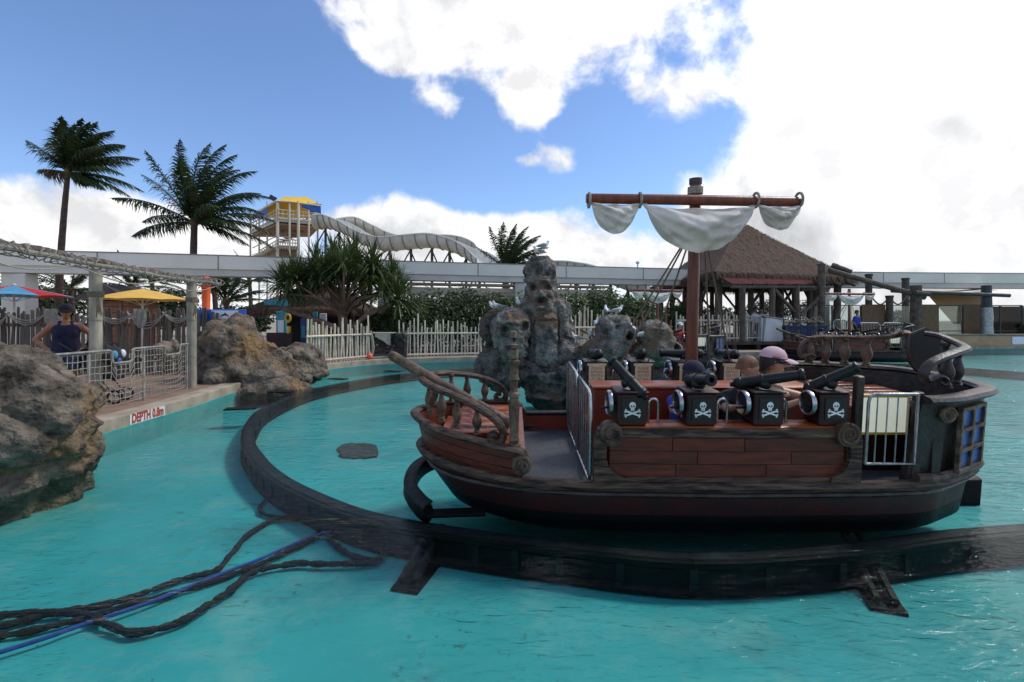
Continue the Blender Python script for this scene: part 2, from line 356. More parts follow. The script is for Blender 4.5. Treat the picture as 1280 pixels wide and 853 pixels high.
    def build(s, name, material, parent=None, smooth=True, ang=.65, loc=None):
        me = bpy.data.meshes.new(name); me.from_pydata(s.v, [], s.f)
        ms = material if isinstance(material, (list, tuple)) else [material]
        for x in ms: me.materials.append(MATS[x])
        if len(ms) > 1: me.polygons.foreach_set('material_index', s.m)
        fix(me)
        if smooth: me.shade_smooth(); me.set_sharp_from_angle(angle=ang)
        return link(name, me, parent, loc)
def fix(me):
    import bmesh
    b = bmesh.new(); b.from_mesh(me); bmesh.ops.recalc_face_normals(b, faces=b.faces); b.to_mesh(me); b.free(); me.update()
def link(name, data, parent=None, loc=None, rot=None, scale=None):
    o = bpy.data.objects.new(name, data); col.objects.link(o); o.parent = parent
    if loc is not None: o.location = loc
    if rot is not None: o.rotation_euler = rot
    if scale is not None: o.scale = scale
    return o
def empty(name, loc, label=None, cat=None, group=None, rz=0):
    o = link(name, None, None, loc, (0, 0, rz)); o.empty_display_size = .1
    return tag(o, label, cat, group)
def copy_tree(o, parent=None):
    c = o.copy(); col.objects.link(c); c.parent = parent
    for ch in list(o.children): copy_tree(ch, c)
    return c
def spiral(c, r0, r1, a0, turns, n=20):                                    # in x-z
    return [Vector((c[0]+(r0+(r1-r0)*k/n)*math.cos(a0+turns*2*math.pi*k/n), c[1], c[2]+(r0+(r1-r0)*k/n)*math.sin(a0+turns*2*math.pi*k/n))) for k in range(n+1)]
def remeshed(mb, voxel, smooth=0):
    me = bpy.data.meshes.new('tmp'); me.from_pydata(mb.v, [], mb.f); fix(me); o = bpy.data.objects.new('tmp', me); col.objects.link(o)
    md = o.modifiers.new('r', 'REMESH'); md.mode = 'VOXEL'; md.voxel_size = voxel
    if smooth: ms = o.modifiers.new('s', 'SMOOTH'); ms.iterations = smooth; ms.factor = .5
    bpy.context.view_layer.update(); dg = bpy.context.evaluated_depsgraph_get()
    r = bpy.data.meshes.new_from_object(o.evaluated_get(dg)); bpy.data.objects.remove(o); bpy.data.meshes.remove(me); r.materials.clear(); return r
def text_mb(mb, body, size, place, off=0.):                            # adds flat lettering; place maps (x, y) to a point
    cu = bpy.data.curves.new('t', 'FONT'); cu.body = body; cu.size = size; cu.align_x = 'CENTER'; cu.align_y = 'CENTER'; cu.resolution_u = 3; cu.space_line = .95; cu.offset = off
    o = bpy.data.objects.new('t', cu); col.objects.link(o); bpy.context.view_layer.update(); dg = bpy.context.evaluated_depsgraph_get()
    me = bpy.data.meshes.new_from_object(o.evaluated_get(dg)); bpy.data.objects.remove(o)
    mb.add([place(v.co.x, v.co.y) for v in me.vertices], [tuple(p.vertices) for p in me.polygons]); bpy.data.meshes.remove(me)
# the notice board in the boat has a weak emission set on its material
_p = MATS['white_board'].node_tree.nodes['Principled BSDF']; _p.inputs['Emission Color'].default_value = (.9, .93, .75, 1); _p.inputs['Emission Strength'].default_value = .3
# ================================================================== THE SETTING: pool, water, ground
ZD, ZF = .17, -.31                                                         # deck and (apparent) pool floor
pool_pts = [(-5.6, 1.1), (-5.6, 4), (-5.55, 6.8), (-5.7, 8.8), (-5.9, 10.4), (-6.0, 13.0), (-5.6, 15.0), (-4.6, 16.5), (-3, 17.3), (-1.2, 17.9), (2, 18.6), (5.5, 19.6), (8.0, 22), (10, 25.2), (18, 25.2), (28, 25.2), (36, 24), (38, 12), (36, 3), (30, 1.1), (15, 1.1), (4, 1.1)]
pool = spline([(x, y, 0) for x, y in pool_pts], 6, True)
def area(ps): return sum(ps[i].x*ps[(i+1) % len(ps)].y-ps[(i+1) % len(ps)].x*ps[i].y for i in range(len(ps)))
if area(pool) < 0: pool.reverse()
def offset(ps, d):
    out = []
    for i, p in enumerate(ps):
        t = (ps[(i+1) % len(ps)]-ps[i-1]).normalized(); out.append(p+Vector((t.y, -t.x, 0))*d)
    return out
def flat(ps, z, holes=()):
    mb = MB(); polys = [[Vector((p.x, p.y, 0)) for p in ps]]+[[Vector((p.x, p.y, 0)) for p in h] for h in holes]
    tri = geometry.tessellate_polygon(polys); vs = [Vector((p.x, p.y, z)) for q in polys for p in q]
    return mb.add(vs, tri)
outer = offset(pool, .34)
big = [Vector((x, y, 0)) for x, y in ((-600, -300), (600, -300), (600, 900), (-600, 900))]
tag(flat(big, ZD, [outer]).build('ground', 'sand_ground', smooth=False), kind='structure')
mb = MB(); mb.sweep(pool, [(0, .012), (0, ZD+.002), (.02, ZD+.012), (.34, ZD+.012), (.36, ZD-.2), (.36, .012)], closed=True)
tag(mb.build('pool_edge', 'concrete'), kind='structure')
mb = MB(); mb.sweep(pool, [(-.004, ZF-.1), (-.004, .012), (.3, .0115), (.3, ZF-.1)], closed=True)
PW = mb
# paved deck on the left bank
pv = [Vector(p+(0,)) for p in ((-16, 2), (-5.95, 2), (-5.91, 6.8), (-6.06, 8.8), (-6.26, 10.4), (-6.36, 13), (-16, 13))]
tag(flat(pv, ZD+.004).build('left_deck', 'deck_paving', smooth=False), kind='structure')
# the pool floor: turquoise paint with worn patches
def floor_mat():
    m = bpy.data.materials.new('pool_paint'); MATS['pool_paint'] = m; m.use_nodes = True
    n = m.node_tree.nodes; l = m.node_tree.links; p = n['Principled BSDF']; t = n.new('ShaderNodeTexCoord')
    def no(s, d, r=.6):
        a = n.new('ShaderNodeTexNoise'); l.new(t.outputs['Object'], a.inputs['Vector']); a.inputs['Scale'].default_value = s; a.inputs['Detail'].default_value = d; a.inputs['Roughness'].default_value = r; return a.outputs['Fac']
    def ramp(f, stops):
        r = n.new('ShaderNodeValToRGB'); l.new(f, r.inputs[0]); e = r.color_ramp.elements
        e[0].position, e[0].color = stops[0][0], (*stops[0][1], 1); e[1].position, e[1].color = stops[1][0], (*stops[1][1], 1); return r.outputs[0]
    def mx(f, a, b):
        k = n.new('ShaderNodeMix'); k.data_type = 'RGBA'; l.new(f, k.inputs[0])
        for s, x in ((6, a), (7, b)):
            if isinstance(x, tuple): k.inputs[s].default_value = (*x, 1)
            else: l.new(x, k.inputs[s])
        return k.outputs[2]
    def mr(f, a, b, lo=0., hi=1.):
        k = n.new('ShaderNodeMapRange'); l.new(f, k.inputs[0]); k.inputs[1].default_value = a; k.inputs[2].default_value = b; k.inputs[3].default_value = lo; k.inputs[4].default_value = hi; return k.outputs[0]
    c = ramp(no(.45, 6), [(.3, (.013, .25, .25)), (.72, (.04, .38, .37))])
    def ml(a, b):
        k = n.new('ShaderNodeMath'); k.operation = 'MULTIPLY'; l.new(a, k.inputs[0]); l.new(b, k.inputs[1]); return k.outputs[0]
    c = mx(mr(no(1.1, 9, .72), .50, .70, 0, .7), c, (.17, .38, .34))
    c = mx(mr(no(.8, 7, .65), .54, .70, 0, .6), c, (.010, .115, .125))           # chalky wear
    c = mx(ml(mr(no(9, 10, .75), .575, .64, 0, .85), mr(no(.7, 3), .46, .6)), c, (.015, .06, .06))   # flaked specks
    c = mx(mr(no(22, 3, .5), .735, .76, 0, .7), c, (.01, .05, .05))
    l.new(c, p.inputs['Base Color']); p.inputs['Roughness'].default_value = .8
floor_mat()
tag(PW.build('pool_wall', 'pool_paint'), kind='structure')
tag(flat(offset(pool, .05), ZF).build('pool_floor', 'pool_paint', smooth=False), kind='structure')
def water_mat():
    m = bpy.data.materials.new('pool_water'); MATS['pool_water'] = m; m.use_nodes = True
    n = m.node_tree.nodes; l = m.node_tree.links; n.remove(n['Principled BSDF'])
    t = n.new('ShaderNodeTexCoord'); mp = n.new('ShaderNodeMapping'); l.new(t.outputs['Object'], mp.inputs[0]); mp.inputs['Rotation'].default_value = (0, 0, R(24)); mp.inputs['Scale'].default_value = (1, 2.3, 1)
    def no(s, d):
        a = n.new('ShaderNodeTexNoise'); l.new(mp.outputs[0], a.inputs['Vector']); a.inputs['Scale'].default_value = s; a.inputs['Detail'].default_value = d; a.inputs['Distortion'].default_value = .6; return a.outputs['Fac']
    a1 = n.new('ShaderNodeMath'); a1.operation = 'MULTIPLY_ADD'; l.new(no(2.2, 3), a1.inputs[0]); a1.inputs[1].default_value = 1.5; l.new(no(8, 4), a1.inputs[2])
    # gusts: calm and ruffled areas
    gs = n.new('ShaderNodeTexNoise'); l.new(t.outputs['Object'], gs.inputs['Vector']); gs.inputs['Scale'].default_value = .35; gs.inputs['Detail'].default_value = 3
    gm = n.new('ShaderNodeMapRange'); l.new(gs.outputs['Fac'], gm.inputs[0]); gm.inputs[1].default_value = .35; gm.inputs[2].default_value = .65; gm.inputs[3].default_value = .35; gm.inputs[4].default_value = 1.0
    bp = n.new('ShaderNodeBump'); l.new(a1.outputs[0], bp.inputs['Height']); l.new(gm.outputs[0], bp.inputs['Strength']); bp.inputs['Distance'].default_value = .026
    fr = n.new('ShaderNodeFresnel'); fr.inputs[0].default_value = 1.18; l.new(bp.outputs[0], fr.inputs['Normal'])
    tr = n.new('ShaderNodeBsdfTransparent'); tr.inputs[0].default_value = (.90, .97, .97, 1)
    g = n.new('ShaderNodeBsdfGlossy'); g.inputs['Roughness'].default_value = .04; l.new(bp.outputs[0], g.inputs['Normal'])
    ms = n.new('ShaderNodeMixShader'); l.new(fr.outputs[0], ms.inputs[0]); l.new(tr.outputs[0], ms.inputs[1]); l.new(g.outputs[0], ms.inputs[2])
    l.new(ms.outputs[0], n['Material Output'].inputs[0])
water_mat()
tag(flat(offset(pool, .03), 0).build('water', 'pool_water', smooth=False), kind='structure')

# ------------------------------------------------------------------ the sunken guide track
tp = [(3.4, 3.62), (2.26, 3.36), (1.21, 3.26), (.35, 3.44), (-.25, 3.60), (-.94, 3.84), (-1.45, 4.12), (-2.15, 4.68), (-2.6, 5.14), (-3.0, 5.64), (-3.5, 6.36), (-4.05, 7.45), (-4.5, 8.8), (-4.65, 10.8), (-4.25, 12.4), (-3.35, 14.2), (-2.0, 15.5), (0, 16.5), (3, 17.4), (7, 18.2), (11, 18.4), (14.5, 17), (16, 12.5), (13.5, 7.6), (10.5, 5.3), (7, 4.2), (5, 3.85)]
tpath = spline([(x, y, 0) for x, y in tp], 8, True)
track = empty('guide_track', (1.2, 3.29, ZF), 'black sunken guide track looping across the turquoise pool floor', 'track')
def loc_(p, root): return Vector(p)-root.location
nseg = len(tp); per = len(tpath)//nseg
for i in range(nseg):
    seg = [tpath[(i*per+k) % len(tpath)]-track.location for k in range(per+1)]
    for s in seg: s.z = 0
    a = MB(); a.sweep(seg, [(-.085, .015), (.085, .015), (.085, .045), (.055, .065), (.055, .185), (.085, .21), (.085, .245), (-.085, .245), (-.085, .21), (-.055, .185), (-.055, .065), (-.085, .045)])
    r = a.build('track_beam', 'track_black', track)
    a = MB(); a.sweep(seg, [(-.05, .2465), (.05, .2465), (.045, .256), (-.045, .256)]); a.build('running_strip', 'track_top', r)
for i in range(0, len(tpath), 4):                                            # web stiffeners
    p = tpath[i]; t = (tpath[(i+1) % len(tpath)]-tpath[i-1]).normalized(); q = p-track.location; q.z = .125
    rot = Matrix.Rotation(math.atan2(t.y, t.x), 3, 'Z')
    a = MB(); a.box(q, (.05, .15, .16), rot); a.build('stiffener', 'track_top', track)
def foot(u, v, u2, v2):
    p = G(u, v, ZF); q = G(u2, v2, ZF); d = (q-p); ln = d.length; d.normalize(); s = Vector((d.y, -d.x, 0))
    a = MB(); o = track.location
    a.box(p+d*ln*.5-o+Vector((0, 0, .012)), (ln, .2, .02), Matrix.Rotation(math.atan2(d.y, d.x), 3, 'Z'))
    for sg in (-1, 1):
        A = p-d*.1+s*sg*.05-o; B = q-d*.06+s*sg*.05-o
        a.tube([A+Vector((0, 0, .22)), B+Vector((0, 0, .05))], .03, 6)
    f = a.build('anchor_foot', 'track_black', track)
foot(540, 700, 505, 742); foot(1065, 700, 1112, 768)
for k in (94, 102, 112, 120):
    p = tpath[k]; t = (tpath[k+1]-tpath[k-1]).normalized(); d = Vector((t.y, -t.x, 0))
    if (p-Vector((4, 10, 0))).dot(d) < 0: d = -d
    a = MB(); a.box(p+d*.3-track.location+Vector((0, 0, .012)), (.5, .22, .02), Matrix.Rotation(math.atan2(d.y, d.x), 3, 'Z')); a.build('anchor_foot', 'track_black', track)
# ------------------------------------------------------------------ hoses on the pool floor
def hose(name, pts, r, m, label, cat, wob=.012, dz=.0):
    root = Vector(pts[0]); path = spline(pts, 34); out = []
    for i, p in enumerate(path):
        q = p+Vector((noise.noise(p*5)*wob, noise.noise(p*5+Vector((9, 0, 0)))*wob, abs(noise.noise(p*3))*wob))
        out.append(q-root)
    a = MB(); a.tube(out, [r*(1+(.45 if wob > .01 else .08)*noise.noise(p*19)+(.3 if wob > .01 else 0)*noise.noise(p*47)) for p in path], 8)
    o = a.build(name, m); o.location = root; tag(o, label, cat); return o
z = ZF
def GP(lst, dz): return [G(u, v, ZF+dz) for u, v in lst]
hose('hose', GP([(-140, 822), (-30, 793), (70, 767), (150, 752), (220, 727), (270, 713), (290, 692), (312, 668), (345, 650), (385, 647)], .03), .021, 'hose_black', 'thick black hose with the highest arch, ending against the side of the track', 'hose')
hose('hose', GP([(-140, 838), (-30, 802), (60, 785), (140, 763), (230, 738), (300, 715), (360, 690), (392, 672), (398, 660)], .03), .02, 'hose_black', 'black hose running right beside the blue hose on the pool floor', 'hose')
hose('hose', GP([(-120, 790), (10, 770), (100, 768), (135, 783), (175, 790), (230, 775), (280, 745), (318, 716), (370, 705), (420, 706), (468, 702), (478, 690)], .04), .023, 'hose_black', 'black hose sagging into a wide loop below the blue hose', 'hose')
hose('hose', GP([(402, 662), (420, 683), (452, 698), (474, 700)], .03), .02, 'hose_black', 'short black hose end curling out from beneath the track', 'hose')
hose('hose', GP([(352, 612), (330, 626), (326, 640), (352, 648), (384, 650)], .03), .017, 'hose_black', 'thin black hose loop bulging out from the side of the track', 'hose')
hose('hose', GP([(-140, 862), (-20, 822), (60, 797), (95, 784), (180, 756), (260, 724), (330, 697), (388, 672), (420, 664)], .045), .013, 'hose_blue', 'bright blue hose lying straight across the pool floor', 'hose', wob=.006)
# dark mats lying on the pool floor
def floor_mat_obj(u, v, ru, rv, label):
    c = G(u, v, ZF); s = (EYE-ZF)*F/(v-HZ)
    a = MB(); ring = []
    for k in range(60):
        th = 2*math.pi*k/60; x = math.cos(th); y = math.sin(th); q = (abs(x)**4+abs(y)**4)**-.25
        q *= 1+.16*noise.noise(Vector((x*2, y*2, u)))+.12*noise.noise(Vector((x*7, y*7, u)))
        e = G(u+ru*x*q, v-rv*y*q, ZF); ring.append(e-c)
    n = len(ring); vs = ring+[p+Vector((0, 0, .02)) for p in ring]
    a.add(vs, [tuple(range(n, 2*n))]+[(i, (i+1) % n, n+(i+1) % n, n+i) for i in range(n)])
    o = a.build('floor_mat', 'floor_stain'); o.location = c+Vector((0, 0, .004)); tag(o, label, 'mat', 'dark mats on the pool floor')
floor_mat_obj(447, 565, 25, 9, 'dark ragged rubber mat lying on the pool floor by the boat bow')
floor_mat_obj(496, 476, 14, 2.4, 'dark flat mat on the pool floor inside the far bend of the track')

# ================================================================== THE PIRATE BOAT
def hw(x):                                                                  # half width of the deck plan
    t = [(-2.56, 0), (-2.53, .13), (-2.45, .26), (-2.3, .42), (-2.05, .57), (-1.7, .70), (-1.2, .785), (0, .82), (1.2, .80), (1.6, .765), (1.75, .72), (2.15, .53), (2.25, .46), (2.31, .37), (2.35, .25), (2.375, .12), (2.38, 0)]
    for (a, b), (c, d) in zip(t, t[1:]):
        if x <= c: return b+(d-b)*(x-a)/(c-a)
    return 0
XS = [-2.56, -2.54, -2.5, -2.44, -2.36, -2.26, -2.12, -1.95, -1.75, -1.6, -1.4, -1.1, -.6, 0, .6, 1.1, 1.44, 1.6, 1.7, 1.75, 1.8, 2.0, 2.1, 2.18, 2.24, 2.28, 2.31, 2.335, 2.35, 2.365, 2.375, 2.38]
def outl(x0=-9, x1=9, side=-1, inset=0):
    xs = sorted(set([x for x in XS if x0 < x < x1]+([x0] if x0 > -3 else [])+([x1] if x1 < 3 else [])))
    return [Vector((x, side*max(hw(x)-inset, 0), 0)) for x in xs]
def closed_outline(): return outl(side=-1)+outl(side=1)[::-1][1:-1]
def sheer(x): return .70 if x < -2.5 else .70-.10*(x+2.5)/.9
def layer(p, z):
    k = [(-.06, .88, .84, .95), (0, .96, .90, .98), (.2, .985, .96, .99), (.36, 1, 1, 1)]
    for a, b in zip(k, k[1:]):
        if z <= b[0] or b is k[-1]:
            t = (z-a[0])/(b[0]-a[0]); sy, sxb, sxs = (a[i]+(b[i]-a[i])*t for i in (1, 2, 3)); break
    return Vector((p.x*(sxb if p.x < 0 else sxs), p.y*sy, z))
def loft(mb, rings, closed=True):
    n = len(rings[0]); vs = [p for r in rings for p in r]; fs = []
    for i in range(len(rings)-1):
        for k in range(n if closed else n-1):
            j = (k+1) % n; fs.append((i*n+k, i*n+j, (i+1)*n+j, (i+1)*n+k))
    return mb.add(vs, fs)
def wall_strip(mb, pts, z0, z1, t=.035, flare0=1, flare1=1):                # a board following outline pts (z0,z1 may be functions)
    f0 = z0 if callable(z0) else (lambda x: z0); f1 = z1 if callable(z1) else (lambda x: z1)
    r = []
    for p in pts:
        d = Vector((p.x*.15, p.y, 0)); d = d.normalized() if d.length > 1e-5 else Vector((-1 if p.x < 0 else 1, 0, 0))
        a = Vector((p.x*flare0, p.y*flare0, f0(p.x))); b = Vector((p.x*flare1, p.y*flare1, f1(p.x)))
        r.append([a, b, b-d*t, a-d*t])
    n = len(r); vs = [q for s in r for q in s]; fs = []
    for i in range(n-1):
        for k in range(4): j = (k+1) % 4; fs.append((i*4+k, i*4+j, i*4+4+j, i*4+4+k))
    fs += [(0, 1, 2, 3), ((n-1)*4+3, (n-1)*4+2, (n-1)*4+1, (n-1)*4)]
    return mb.add(vs, fs)
BAL = [(.020, 0), (.034, 0), (.034, .06), (.024, .08), (.030, .11), (.024, .14), (.022, .18), (.034, .30), (.042, .42), (.040, .52), (.028, .66), (.020, .78), (.018, .84), (.028, .87), (.021, .90), (.030, .93), (.030, 1)]
def scroll_disc(mb, c, r, y0, y1, sgn=1, a0=0.):
    """a carved volute: disc with a raised spiral on its outer face"""
    n = 24; ring = [(c[0]+r*math.cos(2*math.pi*k/n), c[1]+r*math.sin(2*math.pi*k/n)) for k in range(n)]
    mb.prism(ring, y0, y1, 'y')
    sp = []
    for k in range(40):
        t = k/39; rr = r*(.92-.74*t); th = a0+sgn*t*2*math.pi*1.9; sp.append(Vector((c[0]+rr*math.cos(th), y0, c[1]+rr*math.sin(th))))
    mb.tube(sp, [r*(.17-.08*k/39) for k in range(40)], 6)
    mb.sph((c[0], y0, c[1]), (r*.17, r*.16, r*.17), 10, 6)
def make_boat():
    root = empty('pirate_boat', (0, 0, 0))
    ring = closed_outline()
    m = MB(); loft(m, [[layer(p, z) for p in ring] for z in (.12, .18, .25, .36)]); hull = m.build('hull', 'hull_red', root, ang=.9)
    m = MB(); loft(m, [[layer(p, z) for p in ring] for z in (-.06, -.03, 0, .119)]); n0 = len(m.v); m.add([layer(p, -.06) for p in ring], [tuple(range(len(ring)))]); m.build('keel', 'hull_black', hull, ang=.9)
    m = MB(); m.prism([(p.x*.985, p.y*.97) for p in ring], .27, .32, 'z'); m.build('floor', 'rubber_mat', root)
    # rubbing strake with a lighter top edge
    m = MB(); pts = [p*1.012 for p in ring]
    for i, p in enumerate(pts): p.z = .36+(.06*max(0, (-p.x-1.7))/.86)
    m.tube(pts, .042, 6, closed=True, flat=(1, 1)); m.build('rubbing_strake', 'trim_wood', root)
    m = MB(); pts2 = [layer(p, .285) for p in ring]; m.tube(pts2, .02, 6, closed=True); m.build('lower_strake', 'dark_trim', root)
    for s in (-1, 1):
        # bow bulwark boards
        bp = outl(-9, -1.62, s)
        for k in range(3):
            f = lambda x, k=k: (.375+(.05*max(0, -x-1.7)/.86))+(sheer(x)-.375-(.05*max(0, -x-1.7)/.86))*k/3
            g = lambda x, k=k: (.375+(.05*max(0, -x-1.7)/.86))+(sheer(x)-.375-(.05*max(0, -x-1.7)/.86))*(k+1)/3-.005
            m = MB(); wall_strip(m, bp, f, g, .04, 1+.008*k, 1+.008*(k+1)); m.build('bow_board', 'mahogany', root)
        # gunwale cap with volute
        m = MB(); cap = [Vector((p.x*1.03, p.y*1.03, sheer(p.x)+.012)) for p in bp]
        e = cap[-1]; yv = e.y
        cap += [Vector((e.x+.03, yv, e.z-.008)), Vector((e.x+.06, yv, e.z-.035)), Vector((e.x+.075, yv, e.z-.08)), Vector((e.x+.065, yv, e.z-.125))]
        m.tube(cap, .036, 8, flat=(1.25, .75)); gw = m.build('gunwale', 'trim_wood', root)
        m = MB(); scroll_disc(m, (-1.63, .505), .078, yv+s*.035, yv-s*.035, -s if s > 0 else 1, 0); m.build('volute', 'weathered_wood', gw)
        # bow hand rail with curled end
        k = [(-2.56, .0, 1.035), (-2.53, .13, 1.03), (-2.44, .27, 1.015), (-2.3, .39, .99), (-2.1, .51, .94), (-1.93, .60, .875), (-1.82, .645, .80), (-1.775, .66, .72), (-1.80, .67, .655), (-1.86, .67, .65), (-1.885, .67, .70), (-1.85, .67, .725), (-1.835, .67, .70)]
        pth = spline([(x, s*y, zz) for x, y, zz in k], 5)
        m = MB(); m.tube(pth, [.036 if i < len(pth)*.7 else .036-.014*(i/len(pth)-.7)/.3 for i in range(len(pth))], 8, flat=(1.15, .75)); m.build('bow_rail', 'trim_wood', root)
        for x, zr in ((-2.5, 1.02), (-2.36, 1.0), (-2.21, .965), (-2.03, .905)):
            zb = sheer(x)+.03; m = MB(); m.lathe([(r, z*(zr-zb)) for r, z in BAL], 10); m.build('baluster', 'weathered_wood', root, loc=(x+.03, s*max(hw(x)-.03, .1), zb))
        # turned newel post at the gangway
        zb, zt = .6, 1.42; PR = [(.03, 0), (.052, 0), (.052, .05), (.036, .07), (.044, .1), (.036, .12), (.036, .17), (.04, .32), (.046, .42), (.034, .5), (.045, .515), (.045, .54), (.030, .56), (.030, .66), (.044, .675), (.034, .70), (.034, .80), (.046, .82), (.046, .85), (.026, .86), (.026, .96), (.034, .965), (.034, 1), (.01, 1.005)]
        if s > 0: zt = 1.15
        m = MB(); m.lathe([(r, z*(zt-zb)) for r, z in PR], 12); nw = m.build('newel_post', 'weathered_wood', root, loc=(-1.69, s*.69, zb))
        m = MB(); m.lathe([(.028, .715), (.0345, .715), (.0345, .78), (.028, .78)], 12); m.build('pale_band', 'rope', nw)
        # midship side: planks, frame, pilasters with volutes
        for r_, (za, zb2) in enumerate(((.425, .522), (.526, .622), (.626, .725))):
            cuts = [(-.95, -.42, .3, .93), (-.95, -.25, .5, .93), (-.95, -.45, .12, .93)][r_]
            for a_, b_ in zip(cuts, cuts[1:]):
                m = MB(); q = [p for p in outl(a_+.003, b_-.003, s)]; wall_strip(m, q, za, zb2, .03, .985, .985); m.build('side_plank', 'mahogany', root)
        m = MB(); wall_strip(m, outl(-.98, .98, s), .735, .80, .07, 1.012, 1.012); m.build('side_cap', 'trim_wood', root)
        m = MB(); wall_strip(m, outl(-1.05, 1.02, s), .375, .43, .05, 1.01, 1.01); m.build('side_sill', 'trim_wood', root)
        for xx, sg in ((-1.0, 1), (.965, -1)):
            y0 = s*(hw(xx)+.03); y1 = s*(hw(xx)-.05)
            m = MB()
            A = [(xx-sg*.06, .375), (xx-sg*.06, .72), (xx-sg*.03, .80), (xx+sg*.05, .80), (xx+sg*.035, .66), (xx+sg*.03, .60), (xx+sg*.045, .53), (xx+sg*.09, .465), (xx+sg*.17, .43), (xx+sg*.17, .375)]
            m.prism(A, y0, y1, 'y'); pl = m.build('pilaster', 'trim_wood', root, ang=.4)
            m = MB(); scroll_disc(m, (xx+sg*.065, .765), .088, y0-s*-.02, y1, sg, math.pi/2); m.build('volute', 'weathered_wood', pl)
        # counter with guns
        m = MB(); m.box((0, s*.70, .80), (1.88, .19, .025), bev=.006); m.build('counter', 'orange_wood', root)
        m = MB(); m.box((0, s*.64, .56), (1.86, .03, .44)); m.build('inner_panel', 'red_paint', root)
        m = MB(); m.box((0, s*.30, .55), (1.9, .30, .04), bev=.01); m.build('bench_seat', 'mahogany', root)
        for x in ((-.56, 0, .48, .97)):
            m = MB(); h = .18; pp = [Vector((-.04, 0, 0)), Vector((-.04, 0, h-.04))]+[Vector((-.04*math.cos(t), 0, h-.04+.04*math.sin(t))) for t in (R(30), R(60), R(90), R(120), R(150))]+[Vector((.04, 0, h-.04)), Vector((.04, 0, 0))]
            m.tube(pp, .0105, 8); m.build('grab_hoop', 'steel', root, loc=(x, s*.66, .812))
    # central red box between the seat rows
    m = MB(); m.box((.06, 0, .635), (2.0, .24, .63), bev=.008); m.build('seat_back', 'red_paint', root)
    m = MB(); m.box((.06, 0, .962), (2.04, .28, .022), bev=.006); m.build('seat_back_cap', 'orange_wood', root)
    # far gangway sill
    m = MB(); m.box((-1.33, .74, .40), (.5, .05, .16)); m.build('gangway_riser', 'red_paint', root)
    m = MB(); m.box((-1.33, .76, .492), (.54, .11, .03), bev=.006); m.build('gangway_sill', 'hull_black', root)
    m = MB(); m.box((-1.34, -.73, .326), (.52, .10, .012)); m.build('tread_edge', 'dark_trim', root)
    # fore deck: boards stepping up to the bow
    for k in range(9):
        x0 = -2.36+k*.085; x1 = x0+.081; y = max(min(hw(x0), hw(x1))-.05, .05); m = MB(); m.box(((x0+x1)/2, 0, .575), (x1-x0, 2*y, .025)); m.build('fore_deck_board', 'deck_wood', root)
    m = MB(); m.box((-1.66, 0, .45), (.03, 1.26, .27)); m.build('bulkhead', 'red_paint', root)
    for k in range(5):
        m = MB(); m.box((-1.98, -.36+k*.18, .645), (.5, .176, .03), bev=.004); m.build('locker_board', 'deck_wood', root)
    m = MB(); m.box((-1.98, 0, .61), (.46, .86, .05)); m.build('locker', 'mahogany', root)
    # bowsprit
    m = MB(); m.tube([(-1.72, -.34, .70), (-1.95, -.25, .80), (-2.4, -.08, 1.0), (-2.86, .07, 1.215), (-2.885, .08, 1.225)], [.045, .048, .048, .046, .038], 12); bs = m.build('bowsprit', 'weathered_wood', root)
    # gangway rails: two tube gates
    for y0, y1 in ((-.76, -.06), (-.02, .7)):
        zt, zb = 1.06, .37; m = MB(); r = .05
        fr = [Vector((-1.085, y0+.02, zb)), Vector((-1.085, y0, zb+.1)), Vector((-1.085, y0, zt-.12)), Vector((-1.085, y0+.03, zt-.03)), Vector((-1.085, y0+.1, zt)), Vector((-1.085, y1-.08, zt)), Vector((-1.085, y1-.02, zt-.02)), Vector((-1.085, y1, zt-.09)), Vector((-1.085, y1, zb))]
        m.tube(fr, .0145, 8); m.tube([fr[0], fr[-1]], .0145, 8); g = m.build('gangway_gate', 'steel', root)
        for k in range(1, 6):
            y = y0+(y1-y0)*k/6; m = MB(); m.tube([(-1.085, y, zb), (-1.085, y, zt-.01)], .006, 6); m.build('gate_bar', 'dull_steel', g)
    # mast, yard and furled sail
    m = MB(); m.tube([(0, 0, .3), (0, 0, 1), (-.005, 0, 2.0), (-.01, 0, 2.78)], [.06, .058, .053, .049], 16); mast = m.build('mast', 'mast_paint', root)
    m = MB(); m.tube([(-.01, 0, 2.755), (-.01, 0, 2.805)], [.057, .057], 16); m.build('mast_cap', 'dark_trim', mast)
    m = MB()
    for k in range(4): m.tube([Vector((-.01+.062*math.cos(t), .062*math.sin(t), 2.675+.016*k)) for t in np.linspace(0, 6.28, 16)], .009, 6)
    m.build('mast_lashing', 'pale_rope', mast)
    YZ = 2.60
    m = MB(); m.tube([(-1.035, -.10, YZ+.015), (-1.0, -.10, YZ+.015), (0, -.10, YZ), (.88, -.10, YZ-.015), (.915, -.10, YZ-.015)], [.038, .043, .046, .043, .038], 12); yard = m.build('yard', 'mast_paint', root)
    for x in (-1.01, -.55, .50, .89):
        m = MB(); m.tube([Vector((x, -.10+.061*math.cos(t), YZ+.061*math.sin(t))) for t in np.linspace(0, 6.28, 18)], .012, 6); m.build('yard_lashing', 'pale_rope', yard)
